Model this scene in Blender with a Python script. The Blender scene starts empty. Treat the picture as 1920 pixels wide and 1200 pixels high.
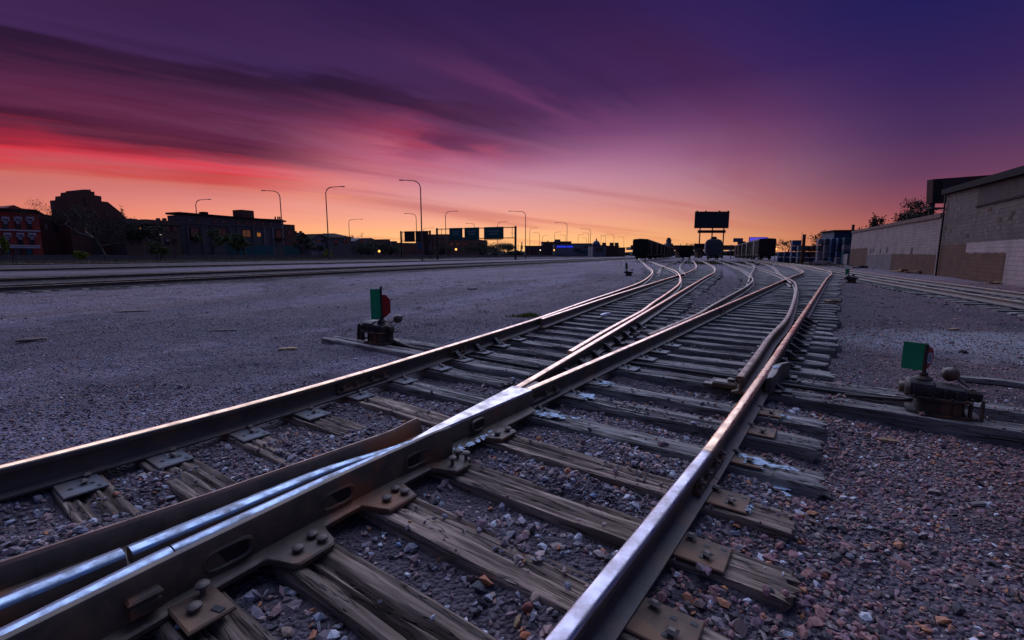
import bpy, math, random
import numpy as np
from mathutils import Vector

random.seed(7); rng = np.random.default_rng(7)
sc = bpy.context.scene
COL = sc.collection
R = math.radians

# ------------------------------------------------------------------ camera
CAMZ = 1.265
PITCH = math.atan(122 / 860)
cam_d = bpy.data.cameras.new('camera'); cam = bpy.data.objects.new('camera', cam_d); COL.objects.link(cam)
cam.location = (0, 0, CAMZ); cam.rotation_euler = (R(90) - PITCH, 0, 0)
cam_d.sensor_width = 36; cam_d.lens = 36 * 860 / 1920; cam_d.clip_start = 0.05; cam_d.clip_end = 9000
sc.camera = cam
sc.view_settings.view_transform = 'Standard'; sc.view_settings.look = 'None'
sc.view_settings.exposure = 1.18; sc.view_settings.gamma = 1.0
sc.cycles.max_bounces = 6; sc.cycles.diffuse_bounces = 3; sc.cycles.glossy_bounces = 3
sc.cycles.use_denoising = True

# ------------------------------------------------------------------ node helper
class NT:
    def __init__(s, tree): s.t = tree; s.n = tree.nodes; s.l = tree.links
    def node(s, typ, **kw):
        nd = s.n.new(typ)
        for k, v in kw.items(): setattr(nd, k, v)
        return nd
    def put(s, sock, v):
        if v is None: return
        if hasattr(v, 'links') or isinstance(v, bpy.types.NodeSocket): s.l.new(v, sock)
        else: sock.default_value = v
    def math(s, op, a, b=None, c=None, clamp=False):
        nd = s.node('ShaderNodeMath', operation=op, use_clamp=clamp)
        for i, v in enumerate((a, b, c)):
            if v is not None: s.put(nd.inputs[i], v)
        return nd.outputs[0]
    def mapr(s, v, a, b, c=0., d=1., smooth=True):
        nd = s.node('ShaderNodeMapRange', interpolation_type='SMOOTHSTEP' if smooth else 'LINEAR', clamp=True)
        s.put(nd.inputs[0], v)
        for i, x in enumerate((a, b, c, d)): nd.inputs[1 + i].default_value = x
        return nd.outputs[0]
    def mix(s, f, a, b, mode='MIX'):
        nd = s.node('ShaderNodeMix', data_type='RGBA', blend_type=mode, clamp_factor=True)
        s.put(nd.inputs[0], f)
        for i, v in ((6, a), (7, b)):
            if isinstance(v, tuple) and len(v) == 3: v = (*v, 1)
            s.put(nd.inputs[i], v)
        return nd.outputs[2]
    def ramp(s, v, stops, interp='LINEAR'):
        nd = s.node('ShaderNodeValToRGB'); cr = nd.color_ramp; cr.interpolation = interp
        while len(cr.elements) < len(stops): cr.elements.new(0.5)
        for e, (p, c) in zip(cr.elements, stops):
            e.position = p; e.color = (*c, 1) if len(c) == 3 else c
        s.put(nd.inputs[0], v); return nd.outputs[0]
    def noise(s, vec, scale, detail=4, rough=.55, dist=0., dim='3D', w=None):
        nd = s.node('ShaderNodeTexNoise', noise_dimensions=dim)
        if vec is not None: s.put(nd.inputs['Vector'], vec)
        if w is not None: s.put(nd.inputs['W'], w)
        nd.inputs['Scale'].default_value = scale; nd.inputs['Detail'].default_value = detail
        nd.inputs['Roughness'].default_value = rough; nd.inputs['Distortion'].default_value = dist
        return nd.outputs['Fac']
    def vmap(s, vec, scale=(1, 1, 1), loc=(0, 0, 0), rot=(0, 0, 0)):
        nd = s.node('ShaderNodeMapping'); s.put(nd.inputs[0], vec)
        nd.inputs['Scale'].default_value = scale; nd.inputs['Location'].default_value = loc; nd.inputs['Rotation'].default_value = rot
        return nd.outputs[0]

# ------------------------------------------------------------------ world: dusk sky with streaked cloud
w = bpy.data.worlds.new('World'); sc.world = w; w.use_nodes = True
N = NT(w.node_tree); N.n.clear()
tc = N.node('ShaderNodeTexCoord'); sep = N.node('ShaderNodeSeparateXYZ'); N.l.new(tc.outputs['Generated'], sep.inputs[0])
X, Y, Z = sep.outputs
el = N.math('DIVIDE', N.math('ARCSINE', Z), R(45))            # 0 at the horizon, 1 at 45 degrees
el = N.math('MAXIMUM', el, 0.0)
hl = N.math('SQRT', N.math('ADD', N.math('ADD', N.math('MULTIPLY', X, X), N.math('MULTIPLY', Y, Y)), 1e-6))
GLOW = R(-14)
cs = N.math('DIVIDE', N.math('ADD', N.math('MULTIPLY', X, math.sin(GLOW)), N.math('MULTIPLY', Y, math.cos(GLOW))), hl)
side = N.mapr(cs, 0.56, 0.998)
warm = N.ramp(el, [(0, (1.15, .63, .23)), (.045, (1.12, .56, .235)), (.085, (1.0, .44, .275)), (.115, (.88, .375, .30)), (.16, (.72, .33, .36)), (.205, (.58, .262, .365)),
                   (.25, (.42, .165, .30)), (.31, (.25, .085, .21)), (.41, (.082, .028, .118)), (.56, (.042, .018, .098)), (.72, (.020, .010, .062)), (1, (.018, .012, .07))])
cold = N.ramp(el, [(0, (.60, .15, .08)), (.05, (.45, .115, .095)), (.10, (.27, .076, .110)), (.16, (.145, .049, .115)), (.24, (.072, .030, .110)), (.34, (.038, .018, .103)),
                   (.48, (.016, .013, .100)), (.7, (.010, .009, .076)), (1, (.012, .012, .075))])
sky = N.mix(side, cold, warm)
west = N.mapr(N.math('DIVIDE', X, hl), -.18, -.72); sky = N.mix(N.math('MULTIPLY', west, .75), sky, N.mix(1.0, sky, (.92, .56, .60), 'MULTIPLY'))
# away from the sunset the sky goes over into plain dusk blue
sky = N.mix(N.mapr(cs, .30, -.45), sky, N.ramp(el, [(0, (.10, .09, .18)), (.3, (.07, .095, .25)), (1, (.045, .085, .26))]))
sky = N.mix(N.mapr(Z, .62, .98), sky, (.045, .09, .27))
# cloud streaks on a flat layer, all running the same way
H = R(51); zz = N.math('ADD', N.math('MAXIMUM', Z, 0.0), 0.07)
ca = N.math('DIVIDE', N.math('ADD', N.math('MULTIPLY', X, math.sin(H)), N.math('MULTIPLY', Y, math.cos(H))), zz)
cq = N.math('DIVIDE', N.math('SUBTRACT', N.math('MULTIPLY', X, math.cos(H)), N.math('MULTIPLY', Y, math.sin(H))), zz)
cv = N.node('ShaderNodeCombineXYZ'); N.l.new(ca, cv.inputs[0]); N.l.new(cq, cv.inputs[1])
def streak(sa, sq, loc, detail=5, dist=.6):
    return N.noise(N.vmap(cv.outputs[0], (sa, sq, 1), loc), 1.0, detail, .55, dist)
wob = N.math('SUBTRACT', streak(.42, .75, (3.3, 1.1, 0), 5, .9), .5)
wob2 = N.math('SUBTRACT', streak(.55, 3.4, (1.3, 7.1, 4), 4, .5), .5)
qq = N.math('ADD', N.math('ADD', cq, N.math('MULTIPLY', wob, 1.45)), N.math('MULTIPLY', wob2, .80))
pos = N.math('DIVIDE', N.math('ADD', qq, 5.4), 4.6)
def bands(tab): return N.ramp(pos, [((q + 5.4) / 4.6, c) for q, c in tab], 'EASE')
near_ = bands([(-5.4, (.66, .155, .12)), (-4.9, (.62, .07, .065)), (-4.5, (.80, .018, .03)), (-4.15, (.34, .009, .026)), (-3.8, (.050, .007, .026)), (-3.45, (.085, .014, .048)), (-3.1, (.095, .020, .065)), (-2.8, (.065, .015, .05)), (-2.5, (.022, .009, .034)), (-2.25, (.052, .022, .095)), (-1.95, (.042, .018, .083)), (-1.6, (.025, .011, .062)), (-.8, (.016, .009, .055))])
far_ = bands([(-5.4, (.95, .34, .22)), (-4.6, (.80, .26, .24)), (-4.0, (.66, .20, .25)), (-3.35, (.56, .12, .19)), (-2.95, (.36, .045, .10)), (-2.65, (.13, .024, .078)), (-2.42, (.050, .015, .055)), (-2.2, (.066, .022, .082)), (-1.95, (.125, .034, .115)), (-1.65, (.055, .020, .086)), (-1.3, (.034, .014, .075)), (-.8, (.022, .010, .06))])
cl = N.mix(N.mapr(ca, .55, 1.7), near_, far_)
edge = N.math('MULTIPLY', N.math('MULTIPLY', N.mapr(ca, 3.0, 1.5), N.mapr(cq, -6.4, -4.9)), N.mapr(cq, -.9, -1.7))
thin = N.mapr(streak(.35, 1.7, (5.2, 2.2, 1), 6, .8), .28, .58, .62, 1.)
sky = N.mix(N.math('MULTIPLY', N.math('MULTIPLY', edge, thin), .95), sky, cl)
veil = N.math('MULTIPLY', N.mapr(streak(.16, .8, (9.1, 3.7, 6), 5, .7), .46, .70), N.math('MULTIPLY', N.mapr(cs, .62, .85), .5))
sky = N.mix(veil, sky, N.ramp(el, [(0, (.75, .2, .12)), (.12, (.50, .10, .11)), (.22, (.26, .042, .09)), (.36, (.085, .018, .065)), (.6, (.024, .009, .05)), (1, (.016, .009, .05))]))
bg = N.node('ShaderNodeBackground'); N.l.new(sky, bg.inputs[0]); bg.inputs[1].default_value = .43
out = N.node('ShaderNodeOutputWorld'); N.l.new(bg.outputs[0], out.inputs[0])

# ------------------------------------------------------------------ sun: the soft violet light of the dusk sky, from ahead
sd = bpy.data.lights.new('sun', 'SUN'); so = bpy.data.objects.new('sun', sd); COL.objects.link(so)
sd.energy = 1.5; sd.angle = R(84); sd.color = (.58, .66, 1.0)
so.rotation_euler = (R(-46), 0, R(8)); so.location = (0, 0, 50)

# ------------------------------------------------------------------ frames and pixel-free helpers
TH = R(35.5)                                     # heading of the right-hand track; ties lie across it
US = np.array([math.sin(TH), math.cos(TH)]); UN = np.array([math.cos(TH), -math.sin(TH)])
def SN(s, n): p = US * s + UN * n; return float(p[0]), float(p[1])
def to_sn(x, y): return x * US[0] + y * US[1], x * UN[0] + y * UN[1]
RH = R(23); RU = np.array([math.sin(RH), math.cos(RH)]); RN = np.array([math.cos(RH), -math.sin(RH)])
def road(t, n, z=0.): p = RU * t + RN * n; return (float(p[0]), float(p[1]), z)
FW = np.array([0, math.cos(PITCH), -math.sin(PITCH)]); UP = np.array([0, math.sin(PITCH), math.cos(PITCH)]); EX = np.array([1., 0, 0])
def ray(px, py): return FW + EX * ((px - 960) / 860) + UP * ((600 - py) / 860)
def at(px, py, Yd):                              # the place seen at (px, py), Yd metres ahead
    d = ray(px, py); k = Yd / d[1]; return np.array([d[0] * k, Yd, CAMZ + d[2] * k])
def fac(px, py, n):                              # the place seen at (px, py) on the upright plane n of the road frame: (t, z)
    d = ray(px, py); k = n / (d[0] * RN[0] + d[1] * RN[1]); p = d * k
    return float(p[0] * RU[0] + p[1] * RU[1]), float(CAMZ + p[2])

# ------------------------------------------------------------------ materials
MATS = {}
def material(name):
    m = bpy.data.materials.new(name); m.use_nodes = True; MATS[name] = m
    n = NT(m.node_tree); return m, n, n.n['Principled BSDF']
def bump(n, b, h, strength, dist):
    nd = n.node('ShaderNodeBump'); n.put(nd.inputs['Height'], h); nd.inputs['Strength'].default_value = strength; nd.inputs['Distance'].default_value = dist
    n.l.new(nd.outputs[0], b.inputs['Normal'])
def simple(name, c1, c2=None, rough=.7, metal=0., scale=4., bs=0., bd=.01, obj=True, stretch=(1, 1, 1), bscale=None, rnd=0., spec=.3, detail=5):
    m, n, b = material(name)
    t = n.node('ShaderNodeTexCoord'); v = n.vmap(t.outputs['Object'], stretch)
    c2 = c2 or tuple(x * .7 for x in c1)
    f = n.noise(v, scale, detail, .6); col = n.ramp(f, [(.33, c2), (.66, c1)])
    if rnd:
        oi = n.node('ShaderNodeObjectInfo'); hs = n.node('ShaderNodeHueSaturation'); n.l.new(col, hs.inputs['Color'])
        n.l.new(n.mapr(oi.outputs['Random'], 0, 1, 1 - rnd, 1 + rnd, False), hs.inputs['Value']); col = hs.outputs[0]
    n.l.new(col, b.inputs['Base Color']); b.inputs['Roughness'].default_value = rough; b.inputs['Metallic'].default_value = metal
    b.inputs['Specular IOR Level'].default_value = spec
    if bs: bump(n, b, n.noise(v, bscale or scale * 4, 5, .6), bs, bd)
    return m
def glow(name, c, s):
    m, n, b = material(name); b.inputs['Base Color'].default_value = (*c, 1); b.inputs['Emission Color'].default_value = (*c, 1); b.inputs['Emission Strength'].default_value = s
    return m

# steel
def steel(name, c1, c2, r1, r2, scale=14, metal=1., st=(1, 1, 1)):
    m, n, b = material(name); t = n.node('ShaderNodeTexCoord'); v = n.vmap(t.outputs['Object'], st)
    f = n.noise(v, scale, 6, .6); n.l.new(n.ramp(f, [(.35, c2), (.62, c1)]), b.inputs['Base Color'])
    n.l.new(n.mapr(f, .35, .65, r2, r1), b.inputs['Roughness']); b.inputs['Metallic'].default_value = metal
    bump(n, b, n.noise(v, scale * 6, 4, .6), .12, .002); return m
steel('rail_top', (.95, .60, .34), (.48, .31, .19), .16, .36, 9)
steel('rail_top_sky_sheen', (.46, .44, .50), (.26, .22, .22), .24, .42, 9)  # blue-violet sky sheen of the near right rail, put into the steel colour
steel('frog_tread', (.33, .43, .56), (.15, .16, .18), .26, .50, 12)  # blue of the reflected sky tinted into the steel colour
steel('rail_top_rusty', (.16, .085, .045), (.09, .05, .03), .45, .68, 9, .45)
steel('rail_top_dull', (.25, .145, .095), (.14, .08, .055), .42, .62, 9, .6)
steel('frog_top', (.60, .56, .52), (.26, .22, .20), .20, .46, 10)
def rust(name, c1, c2, c3, rough=.72, metal=.0, scale=9, spec=.35):
    m, n, b = material(name); t = n.node('ShaderNodeTexCoord'); v = t.outputs['Object']
    f = n.noise(v, scale, 7, .65, .3); g = n.noise(v, scale * .35, 4, .5)
    col = n.mix(n.mapr(g, .50, .66), n.ramp(f, [(.3, c2), (.68, c1)]), c3)
    n.l.new(col, b.inputs['Base Color']); b.inputs['Roughness'].default_value = rough; b.inputs['Metallic'].default_value = metal; b.inputs['Specular IOR Level'].default_value = spec
    bump(n, b, n.noise(v, scale * 9, 5, .65), .35, .002); return m
rust('rail_side', (.105, .085, .072), (.06, .05, .046), (.14, .085, .055), .5, .3, spec=.5)
rust('casting', (.130, .088, .058), (.048, .036, .028), (.22, .085, .036), .48, .30, 8, spec=.45)
rust('plate', (.18, .105, .062), (.08, .05, .034), (.22, .115, .058), .7, .1, 14)
rust('plate_grey', (.15, .15, .16), (.08, .08, .085), (.14, .11, .09), .6, .2, 12)
rust('bolt', (.16, .12, .095), (.09, .07, .06), (.20, .12, .08), .55, .3, 20)
rust('stand_iron', (.050, .038, .033), (.020, .016, .015), (.13, .055, .026), .6, .25, 7)
rust('dark_iron', (.04, .035, .033), (.02, .018, .018), (.06, .04, .03), .6, .2, 8)
simple('green_target', (.008, .30, .115), (.006, .22, .085), .5, scale=9)
simple('red_target', (.36, .012, .012), (.27, .01, .01), .45, scale=12)
simple('white_paint', (.62, .62, .62), (.5, .5, .5), .6)
simple('black_paint_hole_shade', (.015, .015, .015), None, .5)  # black for the number, and painted-in shade of holes and slots
simple('chalk', (.50, .60, .70), (.28, .36, .42), .9, scale=30)

# weathered wood; grain runs along local x
def wood(name, hi, mid, lo, wear=.5):
    m, n, b = material(name); t = n.node('ShaderNodeTexCoord'); oi = n.node('ShaderNodeObjectInfo')
    off = n.node('ShaderNodeCombineXYZ'); n.l.new(n.math('MULTIPLY', oi.outputs['Random'], 37.), off.inputs[0]); n.l.new(n.math('MULTIPLY', oi.outputs['Random'], 11.), off.inputs[1])
    va = n.node('ShaderNodeVectorMath', operation='ADD'); n.l.new(t.outputs['Object'], va.inputs[0]); n.l.new(off.outputs[0], va.inputs[1])
    v = va.outputs[0]
    g = n.noise(n.vmap(v, (2.2, 34, 34)), 1, 6, .65, .5); f = n.noise(n.vmap(v, (5, 90, 90)), 1, 4, .6, .3)
    c = n.noise(n.vmap(v, (1.1, 17, 17)), 1, 3, .5, 1.2); big = n.noise(n.vmap(v, (1.6, 5, 5)), 1, 3, .5)
    crack = n.mapr(n.math('ABSOLUTE', n.math('SUBTRACT', c, .5)), .0, .022)
    col = n.ramp(g, [(.30, lo), (.5, mid), (.72, hi)])
    col = n.mix(n.mapr(big, .42, .64, 0, wear), col, tuple(x * .45 for x in mid))
    col = n.mix(n.math('MULTIPLY', n.math('SUBTRACT', 1.0, crack), .85), col, (.012, .010, .009))
    hs = n.node('ShaderNodeHueSaturation'); n.l.new(col, hs.inputs['Color']); n.l.new(n.mapr(oi.outputs['Random'], 0, 1, .72, 1.2, False), hs.inputs['Value'])
    n.l.new(hs.outputs[0], b.inputs['Base Color']); b.inputs['Roughness'].default_value = .82; b.inputs['Specular IOR Level'].default_value = .25
    h = n.math('ADD', n.math('MULTIPLY', g, .6), n.math('ADD', n.math('MULTIPLY', crack, .7), n.math('MULTIPLY', f, .35)))
    bump(n, b, h, .8, .010); return m
wood('tie_wood', (.50, .365, .27), (.225, .153, .112), (.050, .036, .028))
wood('tie_wood_grey', (.46, .41, .37), (.25, .215, .19), (.065, .055, .048), .5)
wood('chip_wood', (.42, .27, .15), (.28, .17, .09), (.12, .07, .04), .2)

# stones and ground
STONE = [(0, (.06, .055, .06)), (.13, (.14, .10, .11)), (.28, (.24, .14, .15)), (.42, (.19, .16, .18)), (.54, (.31, .18, .16)), (.66, (.27, .25, .28)), (.78, (.38, .27, .25)), (.88, (.36, .36, .41)), (.945, (.66, .64, .66)), (.975, (.44, .16, .07))]
RED = [(0, (.05, .04, .042)), (.15, (.15, .085, .078)), (.33, (.29, .125, .125)), (.5, (.23, .12, .145)), (.63, (.38, .165, .135)), (.76, (.24, .19, .19)), (.86, (.36, .27, .24)), (.93, (.62, .60, .62)), (.965, (.46, .17, .07))]
m, n, b = material('stone_mixed_red'); geo = n.node('ShaderNodeNewGeometry'); t = n.node('ShaderNodeTexCoord')
col = n.ramp(geo.outputs['Random Per Island'], RED, 'CONSTANT'); col = n.mix(n.mapr(n.noise(t.outputs['Object'], 60, 4), .35, .7, 0, .45), col, (.10, .075, .065))
n.l.new(col, b.inputs['Base Color']); b.inputs['Roughness'].default_value = .75; bump(n, b, n.noise(t.outputs['Object'], 220, 4), .35, .003)
m, n, b = material('stone'); geo = n.node('ShaderNodeNewGeometry'); t = n.node('ShaderNodeTexCoord')
col = n.ramp(geo.outputs['Random Per Island'], STONE, 'CONSTANT')
col = n.mix(n.mapr(n.noise(t.outputs['Object'], 60, 4), .35, .7, 0, .45), col, (.10, .085, .085))
n.l.new(col, b.inputs['Base Color']); b.inputs['Roughness'].default_value = .75; b.inputs['Specular IOR Level'].default_value = .35
bump(n, b, n.noise(t.outputs['Object'], 220, 4), .35, .003)
for nm, c in (('stone_red', (.20, .055, .045)), ('stone_white', (.60, .62, .66)), ('stone_orange', (.42, .13, .055)), ('stone_tan', (.34, .235, .17)), ('stone_blue', (.20, .27, .42)), ('stone_grey', (.17, .165, .175)), ('stone_pale_blue', (.36, .48, .66))):
    simple(nm, c, tuple(x * .72 for x in c), .75, scale=35, bs=.4, bd=.004, bscale=120)

def ground_material(name, tint=(1, 1, 1), dark=0.):
    m, n, b = material(name); t = n.node('ShaderNodeTexCoord'); v = t.outputs['Object']
    vo = n.node('ShaderNodeTexVoronoi'); n.put(vo.inputs['Vector'], v); vo.inputs['Scale'].default_value = 46
    r1 = n.node('ShaderNodeSeparateColor'); n.l.new(vo.outputs['Color'], r1.inputs[0])
    c1 = n.ramp(r1.outputs[0], STONE, 'CONSTANT')
    vo2 = n.node('ShaderNodeTexVoronoi'); n.put(vo2.inputs['Vector'], v); vo2.inputs['Scale'].default_value = 13
    r2 = n.node('ShaderNodeSeparateColor'); n.l.new(vo2.outputs['Color'], r2.inputs[0])
    c2 = n.ramp(r2.outputs[0], STONE, 'CONSTANT')
    col = n.mix(n.mapr(n.noise(v, 1.3, 4), .42, .62, .0, .7), c1, c2)
    # long worn bands and patches along the yard
    vr = n.vmap(v, (1, 1, 1), (0, 0, 0), (0, 0, R(27)))
    band = n.noise(n.vmap(vr, (.55, .055, 1)), 1, 5, .6, .8); patch = n.noise(v, .33, 5, .6); fine = n.noise(v, 3.2, 6, .7)
    col = n.mix(n.mapr(band, .47, .63, 0, .6), col, (.29, .245, .265))
    col = n.mix(n.mapr(patch, .55, .72, 0, .65), col, (.13, .105, .10))
    col = n.mix(n.mapr(fine, .42, .66, .0, .6), col, (.085, .075, .085))
    spec = n.mapr(n.noise(v, 17, 3, .8), .63, .74, 0, .6)
    col = n.mix(spec, col, (.50, .47, .52))
    # browner, redder fines on the right-hand side of the yard; packed dirt paths on the left
    spx = n.node('ShaderNodeSeparateXYZ'); n.l.new(v, spx.inputs[0]); nn_ = n.math('SUBTRACT', n.math('MULTIPLY', spx.outputs[0], math.cos(TH)), n.math('MULTIPLY', spx.outputs[1], math.sin(TH)))
    right = n.mapr(n.math('ADD', nn_, n.math('MULTIPLY', n.noise(v, .7, 4), 2.0)), .6, 1.8)
    col = n.mix(n.math('MULTIPLY', right, .75), col, n.mix(1.0, col, (1.0, .66, .52), 'MULTIPLY'))
    path = n.noise(n.vmap(vr, (.22, .022, 1), (3, 1, 0)), 1, 4, .5, 1.2); dirt = n.noise(v, .75, 6, .7)
    col = n.mix(n.mapr(path, .50, .60, 0, .62), col, (.185, .135, .12)); col = n.mix(n.mapr(path, .46, .40, 0, .42), col, (.27, .25, .29))
    near_ = n.math('MULTIPLY', n.mapr(nn_, -4.3, -3.7), n.mapr(nn_, 1.2, .3)); col = n.mix(n.math('MULTIPLY', near_, .72), col, n.mix(n.noise(v, 5, 5, .7), (.045, .040, .040), (.17, .135, .125)))
    col = n.mix(n.mapr(dirt, .53, .68, 0, .72), col, (.05, .043, .045))
    big = n.noise(n.vmap(vr, (.10, .035, 1), (7, 2, 0)), 1, 5, .6, .6); col = n.mix(n.mapr(big, .49, .60, 0, .66), col, (.072, .060, .068)); rut = n.noise(n.vmap(vr, (1.6, .03, 1), (2, 5, 0)), 1, 3, .5, .4); col = n.mix(n.mapr(rut, .57, .66, 0, .45), col, (.06, .05, .055))
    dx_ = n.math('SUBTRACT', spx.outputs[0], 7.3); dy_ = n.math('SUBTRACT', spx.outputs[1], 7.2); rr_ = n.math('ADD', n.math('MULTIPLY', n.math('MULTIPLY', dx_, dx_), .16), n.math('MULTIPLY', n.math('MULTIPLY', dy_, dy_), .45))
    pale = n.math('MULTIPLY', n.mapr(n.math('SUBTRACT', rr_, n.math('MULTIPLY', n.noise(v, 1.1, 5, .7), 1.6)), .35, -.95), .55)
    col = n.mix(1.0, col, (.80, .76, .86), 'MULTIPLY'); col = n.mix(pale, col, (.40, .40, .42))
    if dark: col = n.mix(dark, col, (.022, .018, .018))
    col = n.mix(1.0, col, tint, 'MULTIPLY')
    n.l.new(col, b.inputs['Base Color']); b.inputs['Roughness'].default_value = .9; b.inputs['Specular IOR Level'].default_value = .2
    h = n.math('ADD', n.math('MULTIPLY', vo.outputs['Distance'], -1.3), n.math('ADD', n.math('MULTIPLY', vo2.outputs['Distance'], -.8), n.math('MULTIPLY', fine, .8)))
    bump(n, b, h, .85, .032); return m
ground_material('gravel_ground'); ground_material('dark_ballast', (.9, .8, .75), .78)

# ------------------------------------------------------------------ mesh builder
class MB:
    def __init__(s): s.v = []; s.f = []; s.m = []; s.c = 0
    def add(s, v, f, mi=0):
        o = s.c; s.v.append(np.asarray(v, float).reshape(-1, 3)); s.c += len(s.v[-1])
        s.f += [tuple(i + o for i in q) for q in f]; s.m += [mi] * len(f) if isinstance(mi, int) else list(mi); return s
    def box(s, c, d, rz=0., mi=0, taper=(1, 1), bev=0., rx=0., ry=0.):
        hx, hy, hz = d[0] / 2, d[1] / 2, d[2] / 2
        if bev:
            k = min(bev, hx * .9, hy * .9, hz * .9); P = []; rings = [(-hz, k), (-hz + k, 0), (hz - k, 0), (hz, k)]
            for j, (z, i) in enumerate(rings):
                tx, ty = (1, 1) if j < 2 else taper
                ax, ay = hx * tx - i, hy * ty - i
                P += [(-ax + (k - i) * 0 , -ay, z), (ax, -ay, z), (ax, ay, z), (-ax, ay, z)]
            F = [(3, 2, 1, 0), (12, 13, 14, 15)]
            for r in range(3):
                for q in range(4): F.append((r * 4 + q, r * 4 + (q + 1) % 4, r * 4 + 4 + (q + 1) % 4, r * 4 + 4 + q))
        else:
            tx, ty = taper
            P = [(-hx, -hy, -hz), (hx, -hy, -hz), (hx, hy, -hz), (-hx, hy, -hz), (-hx * tx, -hy * ty, hz), (hx * tx, -hy * ty, hz), (hx * tx, hy * ty, hz), (-hx * tx, hy * ty, hz)]
            F = [(3, 2, 1, 0), (4, 5, 6, 7), (0, 1, 5, 4), (1, 2, 6, 5), (2, 3, 7, 6), (3, 0, 4, 7)]
        P = rot(np.array(P), rx, ry, rz) + np.array(c); return s.add(P, F, mi)
    def tube(s, pts, rad, k=8, mi=0, cap=True):
        pts = [np.asarray(p, float) for p in pts]; rad = rad if hasattr(rad, '__len__') else [rad] * len(pts); V = []; F = []
        for i, p in enumerate(pts):
            d = pts[min(i + 1, len(pts) - 1)] - pts[max(i - 1, 0)]; d = d / (np.linalg.norm(d) + 1e-9)
            a = np.cross(d, (0, 0, 1)) if abs(d[2]) < .95 else np.cross(d, (1, 0, 0)); a = a / np.linalg.norm(a); bb = np.cross(d, a)
            for j in range(k):
                an = 2 * math.pi * j / k; V.append(p + (a * math.cos(an) + bb * math.sin(an)) * rad[i])
        for i in range(len(pts) - 1):
            for j in range(k): F.append((i * k + j, i * k + (j + 1) % k, (i + 1) * k + (j + 1) % k, (i + 1) * k + j))
        if cap: F.append(tuple(range(k))[::-1]); F.append(tuple((len(pts) - 1) * k + j for j in range(k)))
        return s.add(V, F, mi)
    def lathe(s, c, prof, k=16, mi=0, axis='z', rx=0, ry=0, rz=0):
        V = []; F = []
        for r, z in prof:
            for j in range(k):
                an = 2 * math.pi * j / k; V.append((r * math.cos(an), r * math.sin(an), z))
        for i in range(len(prof) - 1):
            for j in range(k): F.append((i * k + j, i * k + (j + 1) % k, (i + 1) * k + (j + 1) % k, (i + 1) * k + j))
        F.append(tuple(range(k))[::-1]); F.append(tuple((len(prof) - 1) * k + j for j in range(k)))
        V = np.array(V)
        if axis == 'x': V = V[:, [2, 0, 1]]
        if axis == 'y': V = V[:, [1, 2, 0]]
        return s.add(rot(V, rx, ry, rz) + np.array(c), F, mi)
    def prism(s, poly, a, b, mi=0):              # poly: list of 3D points, extruded by the vector b (a unused offset)
        P = np.array(poly, float) + np.array(a); Q = P + np.array(b); k = len(P)
        F = [tuple(range(k))[::-1], tuple(range(k, 2 * k))] + [(i, (i + 1) % k, k + (i + 1) % k, k + i) for i in range(k)]
        return s.add(np.vstack([P, Q]), F, mi)
    def loft(s, secs, mi=0, closed=True, caps=True):
        k = len(secs[0]); F = []; M = []
        for i in range(len(secs) - 1):
            for j in range(k if closed else k - 1):
                F.append((i * k + j, i * k + (j + 1) % k, (i + 1) * k + (j + 1) % k, (i + 1) * k + j)); M.append(mi if isinstance(mi, int) else mi[j])
        if caps:
            F.append(tuple(range(k))[::-1]); F.append(tuple((len(secs) - 1) * k + j for j in range(k))); M += [mi if isinstance(mi, int) else mi[0]] * 2
        return s.add(np.vstack([np.asarray(q, float) for q in secs]), F, M)
    def mesh(s, name, mats, smooth=None):
        me = bpy.data.meshes.new(name); V = np.vstack(s.v)
        me.from_pydata(V.tolist(), [], s.f)
        for mm in (mats if isinstance(mats, (list, tuple)) else [mats]): me.materials.append(MATS[mm])
        if len(me.materials) > 1: me.polygons.foreach_set('material_index', s.m)
        if smooth is not None:
            me.polygons.foreach_set('use_smooth', [True] * len(me.polygons)); me.set_sharp_from_angle(angle=R(smooth))
        me.update(); return me
    def build(s, name, mats, parent=None, smooth=None, loc=None, rz=None):
        return link(name, s.mesh(name, mats, smooth), parent, loc, rz)
def rot(P, rx, ry, rz):
    if rx: c, q = math.cos(rx), math.sin(rx); P = P @ np.array([[1, 0, 0], [0, c, -q], [0, q, c]]).T
    if ry: c, q = math.cos(ry), math.sin(ry); P = P @ np.array([[c, 0, q], [0, 1, 0], [-q, 0, c]]).T
    if rz: c, q = math.cos(rz), math.sin(rz); P = P @ np.array([[c, -q, 0], [q, c, 0], [0, 0, 1]]).T
    return P
def link(name, me, parent=None, loc=None, rz=None):
    o = bpy.data.objects.new(name, me); COL.objects.link(o)
    if parent is not None: o.parent = parent
    if loc is not None: o.location = loc
    if rz is not None: o.rotation_euler = (0, 0, rz)
    return o
def tag(o, label=None, cat=None, group=None, kind=None):
    for k, v in (('label', label), ('category', cat), ('group', group), ('kind', kind)):
        if v: o[k] = v
    return o
def thing(name, label, cat, loc=(0, 0, 0), rz=0., group=None):
    o = bpy.data.objects.new(name, None); COL.objects.link(o); o.location = loc; o.rotation_euler = (0, 0, rz); o.empty_display_size = .2
    return tag(o, label, cat, group)
def copy_tree(o, parent=None):
    c = o.copy(); COL.objects.link(c); c.parent = parent
    for ch in list(o.children): copy_tree(ch, c)
    return c

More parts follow.
